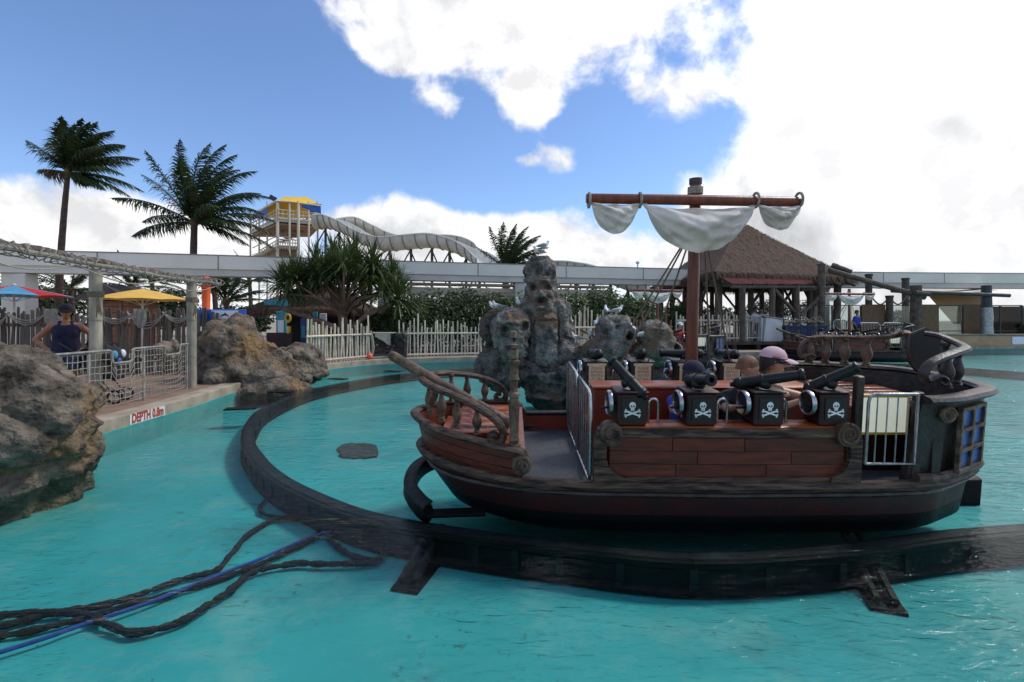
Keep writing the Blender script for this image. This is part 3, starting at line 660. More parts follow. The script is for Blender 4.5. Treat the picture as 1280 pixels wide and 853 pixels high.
    def sailm(x0, x1, drop, z0, z1, seed):
        rows = []; nx, nz_ = 84, 30
        for j in range(nz_+1):
            row = []
            for i in range(nx+1):
                s_ = i/nx; q = j/nz_; b = math.sin(math.pi*s_)**.45 if 0 < s_ < 1 else 0
                x = x0+(x1-x0)*s_; pull = .06*q*(1-2*s_)*(x1-x0); zt = z0+(z1-z0)*s_-.035-.045*b*(x1-x0)
                z_ = zt-b*drop*q
                belly = -.16*b*math.sin(math.pi*(.12+.8*q))*min(1, (x1-x0)/.6)
                ns = noise.noise(Vector((x*7+seed, q*4, 2)))*.016+noise.noise(Vector((x*11+seed, q*5+x*6, 5)))*.008+noise.noise(Vector((x*26+seed, q*3-x*7, 8)))*.003
                fold = (.034*math.sin(q*10+abs(s_-.5)*11+noise.noise(Vector((x*3, q*2, seed)))*2.5)+.012*math.sin(q*23-s_*17))*b*(1-.4*q)
                row.append(Vector((x+pull, -.12+belly+ns*b*2+fold, z_+ns*.8*b)))
            rows.append(row)
        mm = MB(); mm.grid(rows); back = [[p+Vector((0, .008, 0)) for p in r] for r in rows]
        mm.grid(back)
        o = mm.build('sail', 'canvas', root, ang=3.2); return o
    sailm(-1.01, -.552, .25, YZ+.015, YZ+.006, 1); sailm(-.548, .498, .37, YZ+.005, YZ-.006, 4); sailm(.502, .89, .2, YZ-.008, YZ-.014, 8)
    # shrouds to the far counter
    for xt, xb in ((-.06, -.78), (-.05, -.62), (-.03, -.28), (.09, .20), (.10, .50), (.11, .76)):
        m = MB(); m.tube([(xt, .03, 2.30), (xb, .70, .82)], .0085, 6); m.build('shroud', 'rope', root)
    # ---------------- stern
    st = outl(1.44, 9, -1)+outl(1.44, 9, 1)[::-1][1:]
    m = MB(); wall_strip(m, st, .375, 1.0, .05, .99, 1.035); m.build('stern_wall', 'dark_trim', root, ang=.9)
    m = MB(); cap = [Vector((p.x*1.04, p.y*1.04, 1.02)) for p in st]; m.tube(cap, .055, 8, flat=(1.3, .6)); m.build('stern_cap', 'dark_trim', root)
    m = MB(); cap = [Vector((p.x*1.03, p.y*1.03, .42)) for p in st]; m.tube(cap, .035, 8); m.build('stern_moulding', 'weathered_wood', root)
    for s in (-1, 1):
        a = Vector((1.77, s*hw(1.77), 0)); b = Vector((2.24, s*hw(2.24), 0)); d = (b-a).normalized(); nrm = Vector((-d.y*-s, d.x*-s, 0)) if False else Vector((d.y, -d.x, 0))*(1 if s < 0 else -1)
        ln = (b-a).length; rot = Matrix.Rotation(math.atan2(d.y, d.x), 3, 'Z')
        c0 = a+nrm*.045
        mid = Vector(((a.x+b.x)/2, (a.y+b.y)/2, 0))+nrm*.075
        m = MB()
        for k in range(3): m.box(mid+d*((k-1)*ln*.40)+Vector((0, 0, .69)), (.03, .03, .50), rot)
        for k in range(4): m.box(mid+Vector((0, 0, .45+k*.16)), (ln*.84, .036, .028), rot)
        wf = m.build('stern_window', 'weathered_wood', root)
        for k in range(2):
            for j in range(3):
                m = MB(); m.box(mid+d*((k-.5)*ln*.40)+nrm*-.012+Vector((0, 0, .53+j*.16)), (ln*.37, .012, .135), rot); m.build('pane', 'pane_blue', wf)
        # corner corbel with a knob
        m = MB(); x = 1.66; y = s*(hw(x)+.03)
        m.prism([(x-.2, 1.0), (x-.16, .93), (x-.1, .9), (x-.05, .83), (x-.03, .4), (x+.03, .4), (x+.05, .83), (x+.09, .88), (x+.09, 1.0)], y, y-s*.07, 'y'); cb = m.build('corbel', 'dark_trim', root, ang=.4)
        m = MB(); scroll_disc(m, (x+.045, .905), .062, y+s*.03, y-s*.03, 1, 0); m.build('knob', 'weathered_wood', cb)
        # stern rail of each quarter, curled at the fore end, joining at the shield
        if s < 0: k = [(1.80, .59, 1.105), (1.86, .58, 1.085), (1.87, .58, 1.13), (1.80, .585, 1.155), (1.70, .60, 1.125), (1.655, .615, 1.17), (1.69, .62, 1.25), (1.80, .60, 1.30), (1.98, .54, 1.335), (2.14, .46, 1.355), (2.19, .38, 1.37), (2.2, .26, 1.40), (2.18, .16, 1.43), (2.13, .08, 1.44)]
        else: k = [(1.53, .66, 1.105), (1.57, .66, 1.085), (1.60, .66, 1.12), (1.55, .66, 1.15), (1.48, .67, 1.115), (1.455, .68, 1.17), (1.50, .69, 1.26), (1.62, .68, 1.315), (1.8, .63, 1.325), (1.98, .53, 1.33), (2.1, .40, 1.35), (2.17, .28, 1.38), (2.19, .2, 1.42), (2.16, .14, 1.40)]
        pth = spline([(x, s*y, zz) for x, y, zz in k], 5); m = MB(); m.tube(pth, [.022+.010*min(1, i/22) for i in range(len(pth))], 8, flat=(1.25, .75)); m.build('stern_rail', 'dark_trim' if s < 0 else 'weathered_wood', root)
        for x, y in ((1.93, .53), (2.10, .44), (2.16, .26)) if s < 0 else ((1.56, .68), (1.72, .65), (1.88, .58), (2.03, .47)):
            zt = 1.325 if x < 2.15 else 1.38
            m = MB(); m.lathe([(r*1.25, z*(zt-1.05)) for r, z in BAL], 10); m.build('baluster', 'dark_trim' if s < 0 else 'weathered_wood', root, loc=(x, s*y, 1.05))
    # name shield on the stern
    m = MB(); sh = [(-.125, .25), (0, .31), (.125, .25), (.13, .12), (.10, 0), (.05, -.07), (0, -.10), (-.05, -.07), (-.10, 0), (-.13, .12)]
    rot = Matrix.Rotation(R(-14), 3, 'Z')
    m.prism([(x, z) for x, z in sh], -.018, .018, 'y'); m.v = [tuple(rot @ Vector(v)) for v in m.v]; shd = m.build('shield', 'panel_black', root, loc=(2.29, .1, 1.15), ang=.3)
    m = MB(); e = .02
    ring2 = [rot @ Vector((x, 0, z)) for x, z in sh]; m.tube(ring2, .02, 6, closed=True); m.build('shield_rim', 'dark_trim', shd)
    # after deck boards, their front and the lit-looking notice board behind the quarter gate
    for k in range(8):
        y0 = -.40+k*.135; y1 = y0+.131; xe = 2.1-.9*max(0, abs((y0+y1)/2)-.35); m = MB(); m.box(((1.12+xe)/2, (y0+y1)/2, .862), (xe-1.12, y1-y0, .025), bev=.003); m.build('after_deck_board', 'deck_wood', root)
    m = MB(); m.box((1.62, -.385, .58), (1.0, .03, .53)); m.build('after_bulkhead', 'hull_red', root)
    m = MB(); m.box((1.10, .12, .58), (.03, 1.0, .53)); m.build('after_bulkhead', 'red_paint', root)
    m = MB(); wall_strip(m, outl(1.06, 1.46, 1), .375, 1.0, .05, .99, 1.02); m.build('far_quarter_wall', 'weathered_wood', root)
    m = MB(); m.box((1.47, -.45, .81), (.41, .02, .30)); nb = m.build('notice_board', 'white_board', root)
    m = MB()
    for c_, d_ in (((1.47, -.452, .965), (.43, .03, .02)), ((1.47, -.452, .655), (.43, .03, .02)), ((1.258, -.452, .81), (.02, .03, .33)), ((1.682, -.452, .81), (.02, .03, .33))): m.box(c_, d_)
    m.build('board_frame', 'yellow_paint', nb)
    m = MB(); m.box((1.035, -.74, .78), (.06, .06, .82), bev=.008); m.build('gate_post', 'dark_trim', root)
    m = MB(); m.box((1.50, -.755, .72), (.06, .06, .70), bev=.008); m.build('gate_post', 'dark_trim', root)
    m = MB(); zt, zb = 1.06, .53; y = -.80
    m.tube([(1.075, y, zb), (1.075, y, zt-.06), (1.085, y, zt-.02), (1.12, y, zt), (1.46, y, zt)], .012, 8); m.tube([(1.46, y, zt), (1.46, y, zb), (1.075, y, zb)], .011, 8); g = m.build('quarter_gate', 'dull_steel', root)
    for k in range(4): x = 1.145+k*.08; m = MB(); m.tube([(x, y, zb), (x, y, zt)], .0055, 6); m.build('gate_bar', 'dull_steel', g)
    # bow bumper hoop and stern block at the waterline
    bp_ = spline([(-2.16, .42, .19), (-2.42, .30, .17), (-2.62, .02, .15), (-2.62, -.34, .12), (-2.50, -.56, .09), (-2.40, -.66, .07)], 8)
    m = MB(); m.tube(bp_, .075, 8, flat=(.8, 1.15)); bu = m.build('bumper', 'hull_black', root)
    m = MB(); m.box((-2.18, -.60, .05), (.5, .10, .03), Matrix.Rotation(R(4), 3, 'Z')); m.build('bumper_arm', 'hull_black', bu)
    m = MB(); m.tube([Vector((-1.06*0+p.x*1.0, p.y, p.z+.075)) for p in bp_], .035, 6, flat=(1.6, .4)); m.build('bumper_strip', 'track_top', bu)
    m = MB(); m.box((2.32, -.22, .12), (.28, .34, .26), bev=.02); m.build('stern_block', 'hull_black', root)
    # swivel guns
    def gun(x, s, yaw, pit, ln, wy):
        b = MB(); b.box((0, 0, .125), (.235, .20, .25), bev=.012); b.box((0, 0, .256), (.255, .22, .016), bev=.004)
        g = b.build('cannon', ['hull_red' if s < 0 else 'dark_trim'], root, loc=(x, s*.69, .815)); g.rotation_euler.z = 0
        o = s  # outward
        e = MB(); e.mi = 0; e.box((0, o*.104, .13), (.165, .008, .17))
        e.mi = 1; yy = o*.1095
        def pl(pts): e.add([(px*(-o), yy, .13+pz) for px, pz in pts], [tuple(range(len(pts)))])
        def circ(cx_, cz_, rx, rz, n=16): return [(cx_+rx*math.cos(2*math.pi*k/n), cz_+rz*math.sin(2*math.pi*k/n)) for k in range(n)]
        pl(circ(0, .03, .026, .027)); 
        yy = o*.1097; pl([(-.015, .012), (.015, .012), (.013, -.012), (-.013, -.012)])
        for sg in (-1, 1):
            yy = o*.1100+sg*.0001; a_ = Vector((-.055*sg, -.048)); b_ = Vector((.055*sg, -.010)); dd = (b_-a_).normalized(); nn = Vector((-dd.y, dd.x))*.0065
            pl([tuple(a_-nn), tuple(b_-nn), tuple(b_+nn), tuple(a_+nn)])
            for q in (a_, b_):
                for w_ in (-1, 1): pl(circ(q.x+nn.x*w_*1.1, q.y+nn.y*w_*1.1, .0075, .0075, 10))
        e.mi = 0; yy = o*.1108
        for sg in (-1, 1): pl(circ(.0105*sg, .025, .007, .0075, 10))
        pl([(-.004, .012), (.004, .012), (0, .019)])
        for q in (-.006, 0, .006): pl([(q-.0009, -.012), (q+.0009, -.012), (q+.0009, .002), (q-.0009, .002)])
        e.build('skull_panel', ['panel_black', 'skull_white'], g, smooth=False)
        e = MB(); e.mi = 0; e.box((0, -o*.108, .115), (.17, .012, .21)); e.box((0, -o*.11, .232), (.2, .02, .022)); e.mi = 1
        text_mb(e, 'PLEASE\nREMAIN\nSEATED\nAT ALL\nTIMES', .038, lambda px, py: (px*o, -o*.1155, .12+py)); e.build('safety_sign', ['cream_board', 'sign_red'], g, smooth=False)
        ro = Matrix.Rotation(yaw, 3, 'Z') @ Matrix.Rotation(-pit, 3, 'Y')      # barrel along local +x
        b = MB(); b.lathe([(.035, .262), (.045, .262), (.04, .285), (.03, .30), (.03, .315)], 12); b.build('swivel', 'dull_steel', g)
        b = MB(); rx = Matrix.Rotation(math.pi/2, 3, 'Y'); k = ln
        b.lathe([(.012, -.46*k), (.02, -.45*k), (.018, -.42*k), (.03, -.40*k), (.05, -.36*k), (.052, -.30*k), (.046, -.29*k), (.046, -.05*k), (.05, -.04*k), (.05, 0), (.043, .01*k), (.036, .45*k), (.046, .46*k), (.048, .50*k), (.040, .52*k), (.022, .52*k), (.022, .40*k)], 16, rot=rx)
        b.sph((0, 0, -.03), (.05, .055, .05)); b.v = [tuple(ro @ Vector(v)+Vector((0, 0, .33))) for v in b.v]; b.build('barrel', 'cannon_black', g)
        b = MB(); wx = -.165; cy = wy*s
        b.tube([Vector((wx, cy+.088*math.cos(t), .16+.088*math.sin(t))) for t in np.linspace(0, 2*math.pi, 25)[:-1]], .012, 8, closed=True, flat=(1.5, .8)); wl = b.build('hand_wheel', 'steel', g)
        b.__init__(); b.tube([(wx, cy, .16), (-.11, cy, .16)], .012, 8)
        b.tube([(wx-.07, cy-.03, .13), (wx+.005, cy-.03, .13)], .010, 8)
        b.lathe([(.06, 0), (.079, 0), (.079, .006), (.06, .006)], 20, (wx-.003, cy, .16), Matrix.Rotation(math.pi/2, 3, 'Y'))
        b.build('wheel_hub', 'cannon_black', g)
        return g
    gun(-.765, -1, R(135), R(38), .42, .02); gun(-.215, -1, R(-86), R(12), .42, .02); gun(.31, -1, R(-34), R(15), .55, .02); gun(.825, -1, R(-32), R(32), .44, .02)
    gun(-.79, 1, R(95), R(-6), .42, .02); gun(-.29, 1, R(80), R(-10), .42, .02); gun(.19, 1, R(172), R(0), .5, .02); gun(.67, 1, R(95), R(-5), .42, .02)
    return root
boat = make_boat()
BG = 'pirate boats riding the pool track'
boat.location = (1.63, 4.45, 0); boat.rotation_euler = (R(4.4), 0, 0); boat.scale = (.955, 1, 1)
tag(boat, 'large pirate boat with furled sail and four skull cannons above the curved track', 'boat', BG)
# ================================================================== ROCKS
def rock_mesh(mb, voxel, disp, carves=(), seed=0., sm=2):
    me = remeshed(mb, voxel, sm); n = len(me.vertices)
    co = np.empty(n*3); me.vertices.foreach_get('co', co); co = co.reshape(-1, 3)
    no = np.empty(n*3); me.vertices.foreach_get('normal', no); no = no.reshape(-1, 3)
    for c, r, d in carves:                                                   # push: centre, radii, vector
        q = (co-np.array(c))/np.array(r); w_ = np.clip(1-np.sum(q*q, axis=1), 0, 1); co += np.outer(w_**1.2, np.array(d))
    h = np.zeros(n)
    for kind, sc, amp in disp:
        for i in range(n):
            p = Vector(co[i])*sc+Vector((seed, seed*.7, -seed))
            if kind == 'f': h[i] += amp*noise.fractal(p, .9, 2.1, 5)
            elif kind == 'r': h[i] += amp*(noise.ridged_multi_fractal(p, .9, 2.1, 4, 1, 2)-1)
            elif kind == 'v':
                d_ = noise.voronoi(p)[0]; h[i] += amp*(min(d_[1]-d_[0], .25)*4-1)
            elif kind == 's':                                                 # bedding ledges
                p2 = Vector((p.x*.25, p.y*.25, p.z*1.0+noise.noise(p*.5)*.6)); h[i] += amp*noise.fractal(p2, .8, 2.2, 4)
    co += no*h[:, None]
    me.vertices.foreach_set('co', co.ravel()); me.update(); me.shade_smooth(); return me
def bl(mb, u, v, D, ru, rv, rd, root, rot=None):
    c = P(u, v, D)-root; k = D/F; mb.sph(c, (ru*k, rd, rv*k), 20, 14, rot)
def rock_obj(name, me, m, parent=None, loc=None):
    me.materials.append(MATS[m]); me.name = name; return link(name, me, parent, loc)
# big boulder on the near left bank
o = Vector((-4.55, 4.6, 0)); m = MB()
bl(m, -60, 512, 4.5, 150, 96, 1.0, o); bl(m, 35, 522, 4.55, 66, 74, .75, o); bl(m, 52, 500, 4.7, 50, 38, .8, o); bl(m, 0, 630, 4.75, 72, 70, .75, o); bl(m, -150, 600, 4.6, 180, 130, 1.0, o); bl(m, 62, 566, 4.7, 34, 50, .6, o)
b = rock_obj('boulder', rock_mesh(m, .028, [('f', .8, .15), ('v', 1.3, .075), ('f', 4, .045), ('r', 2.2, .05), ('f', 11, .022), ('f', 26, .008)], seed=3.1), 'rock_tan', None, o)
tag(b, 'huge rounded boulder with tan and charcoal faces rising from the water beside the net fence', 'boulder')
# sloping boulder between the pole and the picket fence
o = Vector((-6.2, 11.4, 0)); m = MB()
bl(m, 292, 440, 11.3, 36, 46, .9, o); bl(m, 280, 478, 11, 37, 34, .9, o); bl(m, 320, 462, 11.3, 45, 34, .9, o); bl(m, 318, 488, 11, 68, 16, .9, o); bl(m, 374, 452, 12.6, 24, 23, .7, o); bl(m, 392, 466, 12.8, 22, 16, .6, o); bl(m, 350, 470, 12, 40, 24, .8, o); bl(m, 300, 415, 11.4, 20, 24, .5, o)
b = rock_obj('boulder', rock_mesh(m, .045, [('f', .7, .16), ('v', .9, .10), ('f', 3, .06), ('r', 1.6, .06), ('f', 9, .03)], [((P(322, 440, 10.5)-o), (.7, .7, .5), (0, .42, 0)), ((P(352, 452, 10.8)-o), (.5, .6, .35), (0, .3, -.05))], 8.2), 'rock_tan', None, o)
tag(b, 'sloping boulder with a hollowed tan face and low tail beside the tall bamboo pole', 'boulder')
# ------------------------------------------------------------------ carved rock island
io = Vector((.8, 9.6, 0)); isl = empty('rock_island', io, 'grey carved rock island with a bearded stone figure standing in the pool', 'rock')
m = MB(); X = io
for a in [(688, 488, 9.7, 36, 30, .6), (690, 462, 9.7, 62, 18, .7), (735, 472, 9.7, 66, 22, .7), (790, 470, 9.6, 60, 20, .7), (840, 470, 9.6, 50, 22, .6), (630, 462, 9.6, 30, 26, .55), (613, 458, 9.6, 16, 22, .4), (655, 456, 9.6, 30, 14, .5), (700, 446, 9.8, 44, 14, .5), (720, 500, 9.8, 60, 26, .6), (800, 495, 9.8, 110, 26, .6), (612, 415, 9.8, 9, 26, .2), (616, 393, 9.8, 11, 8, .2)]: bl(m, *a, X)
rock_obj('rock_base', rock_mesh(m, .04, [('f', .9, .12), ('s', 3.2, .17), ('v', 2.0, .08), ('f', 5, .05), ('r', 3, .05)], seed=1.7), 'rock_dark', isl)
m = MB()
for a in [(676, 341, 9.7, 20, 20, .31), (676, 331, 9.7, 15.5, 11, .25), (676, 352, 9.63, 21.5, 6, .32), (676, 366, 9.65, 20, 24, .3), (676, 384, 9.6, 20, 18, .3), (674, 374, 9.45, 12, 12, .2), (664, 392, 9.6, 16, 22, .3), (690, 394, 9.7, 24, 24, .34), (682, 420, 9.6, 22, 38, .38), (702, 420, 9.75, 16, 34, .34), (668, 420, 9.75, 16, 36, .3), (690, 442, 9.6, 36, 22, .42), (715, 445, 9.7, 18, 18, .3)]: bl(m, *a, X)
C = lambda u, v, D, ru, rv, rd, push: (tuple(P(u, v, D)-X), (ru*D/F, rd, rv*D/F), (0, push, 0))
cv_ = [C(667, 360, 9.38, 6, 4.5, .3, .17), C(685, 359, 9.38, 6, 4.5, .3, .17), C(676, 376, 9.3, 7.5, 5.5, .35, .24), C(676, 366, 9.36, 4, 6, .25, -.12), C(676, 385, 9.3, 9, 3, .3, -.07), C(663, 369, 9.4, 5, 5, .25, -.06), C(688, 369, 9.4, 5, 5, .25, -.06), C(661, 395, 9.35, 7, 9, .3, .14), C(697, 420, 9.4, 2.2, 40, .4, .12), C(668, 425, 9.4, 2.2, 36, .4, .10), C(684, 402, 9.3, 16, 1.8, .4, .08), C(676, 345, 9.3, 22, 2.4, .4, -.05)]
rock_obj('stone_figure', rock_mesh(m, .026, [('f', 1.6, .05), ('r', 4, .03), ('f', 8, .035), ('f', 20, .014)], cv_, 5.5, 1), 'rock_grey', isl)
m = MB()
for a in [(638, 414, 9.35, 26, 30, .42), (640, 432, 9.3, 22, 24, .36), (640, 402, 9.4, 22, 18, .36)]: bl(m, *a, X)
cv_ = [C(631, 412, 8.98, 6.5, 6, .4, .26), C(655, 408, 9.05, 5.5, 6.5, .4, .24), C(643, 423, 8.95, 3.5, 5, .35, .16), C(637, 436, 8.98, 9, 4, .35, .14), C(645, 404, 8.95, 24, 3.5, .35, -.07), C(652, 424, 8.98, 6, 5, .35, -.06)]
rock_obj('skull_rock', rock_mesh(m, .026, [('f', 1.4, .06), ('v', 3, .02), ('f', 7, .03), ('f', 20, .01)], cv_, 9.9, 1), 'rock_grey', isl)
m = MB()
for a in [(766, 416, 9.2, 22, 24, .36), (760, 436, 9.2, 26, 16, .4), (778, 426, 9.1, 12, 10, .25), (775, 406, 9.15, 13, 12, .28), (786, 421, 9.1, 6, 8, .15), (746, 436, 9.3, 16, 14, .3)]: bl(m, *a, X)
cv_ = [C(786, 421, 8.95, 5.5, 6, .45, .36), C(772, 409, 8.9, 4, 3, .3, .10), C(776, 404, 8.9, 9, 2.5, .3, -.06)]
rock_obj('shouting_head', rock_mesh(m, .026, [('f', 1.6, .05), ('r', 3.5, .03), ('f', 8, .03), ('f', 20, .01)], cv_, 2.4, 1), 'rock_grey', isl)
m = MB(); t_ = P(787, 421, 8.92)-X; m.tube([t_+Vector((.10*math.cos(a), 0, .12*math.sin(a))) for a in np.linspace(0, 6.28, 21)[:-1]], .03, 8, closed=True); m.build('spout', 'rock_grey', isl)
m = MB()
for a in [(820, 420, 9.1, 22, 18, .34), (822, 436, 9.1, 24, 20, .38), (836, 428, 9.0, 10, 12, .25), (845, 436, 9.0, 9, 9, .2), (806, 438, 9.2, 16, 12, .3)]: bl(m, *a, X)
cv_ = [C(846, 434, 8.85, 5, 5, .4, .3), C(824, 421, 8.8, 7, 6, .3, .07), C(824, 420, 8.75, 3, 3, .3, -.05), C(826, 411, 8.8, 14, 2.5, .3, -.07)]
rock_obj('spouting_head', rock_mesh(m, .026, [('f', 1.6, .05), ('r', 3.5, .025), ('f', 8, .03), ('f', 20, .01)], cv_, 6.4, 1), 'rock_grey', isl)
# ------------------------------------------------------------------ gulls
def make_gull():
    r = empty('gull', (0, 0, 0)); m = MB()
    m.tube([(-.15, 0, .10), (-.10, 0, .115), (-.03, 0, .125), (.04, 0, .145), (.085, 0, .175), (.10, 0, .215), (.115, 0, .235), (.135, 0, .232)], [.012, .035, .055, .056, .040, .030, .033, .016], 10); m.build('body', 'gull_white', r)
    for s in (-1, 1):
        m = MB(); m.tube([(.05, s*.045, .15), (-.03, s*.056, .14), (-.12, s*.04, .12), (-.22, s*.012, .10)], [.02, .045, .034, .006], 8, flat=(.35, 1)); m.build('wing', 'gull_grey', r)
        m = MB(); m.tube([(.0, s*.02, .09), (.005, s*.022, 0), (.03, s*.022, .003)], .005, 5); m.build('leg', 'gull_red', r)
    m = MB(); m.tube([(.13, 0, .232), (.175, 0, .224)], [.010, .002], 6); m.build('beak', 'gull_red', r); return r
g0 = make_gull(); gulls = [(673, 319, 9.65, 200, 'gull preening on top of the stone figure\'s hat'), (680, 319, 9.65, 20, 'gull facing right on top of the stone figure\'s hat'),
    (622, 386, 9.7, 200, 'gull on the thin rock column facing left'), (618, 387, 9.75, 170, 'gull standing behind its neighbour on the thin rock column'), (648, 388, 9.35, 250, 'gull sitting on the crown of the skull-shaped rock'),
    (758, 394, 9.25, 90, 'gull turning its back on the shouting stone head'), (772, 393, 9.2, 20, 'gull standing tall on the brow of the shouting stone head'), (746, 417, 9.2, 70, 'gull perched at the back of the shouting stone head'),
    (721, 432, 9.5, 180, 'gull on the ledge at the foot of the stone figure'), (738, 436, 9.4, 260, 'gull on the ledge beside the shouting stone head\'s neck'), (791, 440, 9.0, 100, 'gull between the two spouting heads facing away'), (803, 440, 8.95, 30, 'gull in front of the low spouting stone head with the tan brow')]
dep = lambda: bpy.context.evaluated_depsgraph_get()
bpy.context.view_layer.update()
def drop(x, y, z0):                                                          # height of whatever lies under a point
    hit, p_, *_ = scene.ray_cast(dep(), Vector((x, y, z0)), Vector((0, 0, -1))); return p_.z if hit else 0
for i, (u, v, D, rz, lb) in enumerate(gulls):
    g = g0 if i == 0 else copy_tree(g0); p = P(u, v, D); hz2 = drop(p.x, p.y, p.z+.35)
    g.location = (p.x, p.y, hz2-.004 if abs(hz2-p.z) < .8 else p.z); g.rotation_euler.z = R(rz); g.scale = (.82,)*3; tag(g, lb, 'gull', 'gulls on the rock island')

# ================================================================== PEOPLE
def body(name, bones, voxel, parent=None, sm=3):
    m = MB()
    for b in bones: m.cap_(b[0], b[1], b[2], b[3], 10)
    me = remeshed(m, voxel, sm); keys = []
    for b in bones:
        if b[4] not in keys: keys.append(b[4])
    for k in keys: me.materials.append(MATS[k])
    n = len(me.polygons); c = np.empty(n*3); me.polygons.foreach_get('center', c); c = c.reshape(-1, 3)
    best = np.full(n, 1e9); idx = np.zeros(n, int)
    for b in bones:
        a, e = np.array(b[0], float), np.array(b[2], float); d = e-a; L2 = max(d @ d, 1e-9); t = np.clip(((c-a) @ d)/L2, 0, 1)
        ds = np.linalg.norm(c-(a+t[:, None]*d), axis=1)-(b[1]+(b[3]-b[1])*t)
        w_ = ds < best; best[w_] = ds[w_]; idx[w_] = keys.index(b[4])
    me.polygons.foreach_set('material_index', idx.astype(np.int32)); me.shade_smooth(); return link(name, me, parent)
def head_bones(c, fwd, skin, s=1.0):
    """c = head centre; fwd = unit facing"""
    c = Vector(c); f = Vector(fwd).normalized(); up = Vector((0, 0, 1)); up = (up-f*up.dot(f)).normalized(); r = f.cross(up)
    q = lambda a, b_, d: c+(r*a+f*b_+up*d)*s
    B = [(q(0, -.015, .03), .088*s, q(0, .005, .02), .086*s, skin), (q(0, .02, -.03), .072*s, q(0, .035, -.075), .046*s, skin), (q(0, .085, .0), .010*s, q(0, .105, -.028), .014*s, skin),
         (q(-.018, .078, -.062), .012*s, q(.018, .078, -.062), .012*s, skin), (q(-.03, .07, .018), .018*s, q(.03, .07, .018), .018*s, skin)]
    for sg in (-1, 1): B.append((q(sg*.086, -.01, .005), .016*s, q(sg*.086, -.008, -.022), .011*s, skin))
    return B, q
def hand_bones(w, d, palm_n, skin, s=1.0, curl=.5):
    """wrist, direction of the hand, palm normal"""
    w, d, n = Vector(w), Vector(d).normalized(), Vector(palm_n).normalized(); n = (n-d*n.dot(d)).normalized(); sd_ = d.cross(n); B = []
    for k in (-1, 0, 1): B.append((w+d*.02*s+sd_*k*.018*s, .017*s, w+d*.08*s+sd_*k*.024*s, .015*s, skin))
    for k, ln in ((-1.5, .058), (-.5, .072), (.5, .078), (1.5, .07)):
        a = w+d*.088*s+sd_*k*.019*s; b = a+(d*math.cos(curl)+n*math.sin(curl))*ln*.5*s; e = b+(d*math.cos(curl*2.2)+n*math.sin(curl*2.2))*ln*.5*s
        B += [(a, .0095*s, b, .0088*s, skin), (b, .0088*s, e, .0075*s, skin)]
    a = w+d*.03*s+sd_*.035*s; b = a+(d*.6+sd_*.7+n*.3)*.035*s; e = b+(d*.8+n*.5)*.03*s
    B += [(a, .012*s, b, .010*s, skin), (b, .010*s, e, .008*s, skin)]; return B
def hair_cap(mb, q, r=.098, lo=-.02, back=.06, n=18, fringe=.045, s=1.0):
    rows = []
    for j in range(9):
        row = []
        for k in range(n+1):
            th = 2*math.pi*k/n; ft = math.cos(th)                                # ft=1 at the front
            zl = lo-back*max(0, -ft)+fringe*max(0, ft)+.012*noise.noise(Vector((k*.9, 1, 3)))
            ph = (j/8); zt_ = .122; zz_ = zt_-(zt_-zl)*(1-math.cos(ph*math.pi/2)); rr = r*math.sqrt(max(0, 1-max(0, (zz_-.02)/(zt_-.018))**2))*(1+.03*noise.noise(Vector((k*1.7, j, 9))))
            row.append(q(rr*math.sin(th)*.98, rr*math.cos(th)-.012, zz_))
        rows.append(row)
    mb.grid(rows)
def cap_hat(mb, q, mi_brim, r=.101):
    rows = []
    for j in range(7):
        ph = j/6*math.pi/2; rows.append([q(r*math.cos(ph)*math.sin(t), r*1.04*math.cos(ph)*math.cos(t)-.008, .035+.098*math.sin(ph)) for t in np.linspace(0, 2*math.pi, 21)])
    mb.grid(rows); mb.mi = mi_brim; br = []
    for j in range(5):
        t = j/4; br.append([q(math.sin(a)*(r*.92-.01*t), math.cos(a)*r+.085*t*math.cos(a*.8), .042-.022*t*t-.018*abs(math.sin(a))) for a in np.linspace(-1.05, 1.05, 13)])
    mb.grid(br); mb.grid([[p+Vector((0, 0, -.006)) for p in r_] for r_ in br]); mb.mi = 0
V = Vector
# --- woman standing on the left deck, hands on her hips
wr = empty('person', (-7.2, 7.75, ZD+.004), 'woman in navy tank top and dark visor, hands on hips behind the net fence', 'person', rz=R(35))
S_, T_, D_ = 'skin_tan', 'cloth_navy', 'cloth_denim'
hb, hq = head_bones((0, -.02, 1.51), (.1, -1, -.12), S_, .98)
B = hb+[((0, .01, 1.32), .056, (0, 0, 1.42), .05, S_)]
for s in (-1, 1):
    B += [((s*.07, 0, 1.20), .112, (s*.065, 0, 1.06), .105, T_), ((s*.065, 0, 1.06), .105, (s*.075, .0, .90), .125, T_), ((s*.085, -.055, 1.16), .075, (s*.08, -.06, 1.13), .07, T_), ((s*.05, .01, 1.29), .06, (s*.15, .01, 1.275), .052, S_), ((s*.065, .01, 1.31), .052, (s*.08, 0, 1.24), .08, T_),
          ((s*.185, .0, 1.265), .05, (s*.37, .06, 1.06), .04, S_), ((s*.37, .06, 1.06), .038, (s*.215, -.03, .90), .028, S_),
          ((s*.085, .01, .86), .128, (s*.095, .0, .70), .10, D_), ((s*.095, 0, .70), .095, (s*.10, 0, .62), .088, D_), ((s*.10, 0, .62), .078, (s*.10, 0, .47), .055, S_), ((s*.10, 0, .47), .054, (s*.10, .02, .30), .055, S_), ((s*.10, .02, .30), .055, (s*.10, .03, .09), .035, S_), ((s*.10, .05, .045), .04, (s*.115, -.10, .03), .032, 'cloth_black')]
    B += hand_bones((s*.215, -.03, .90), (-s*.5, -.55, -.55), (-s*.6, .6, 0), S_, .95, .5)
body('body', B, .011, wr)
m = MB(); hair_cap(m, hq, .100, -.05, .05, fringe=.09); m.build('hair', 'hair_dark', wr)
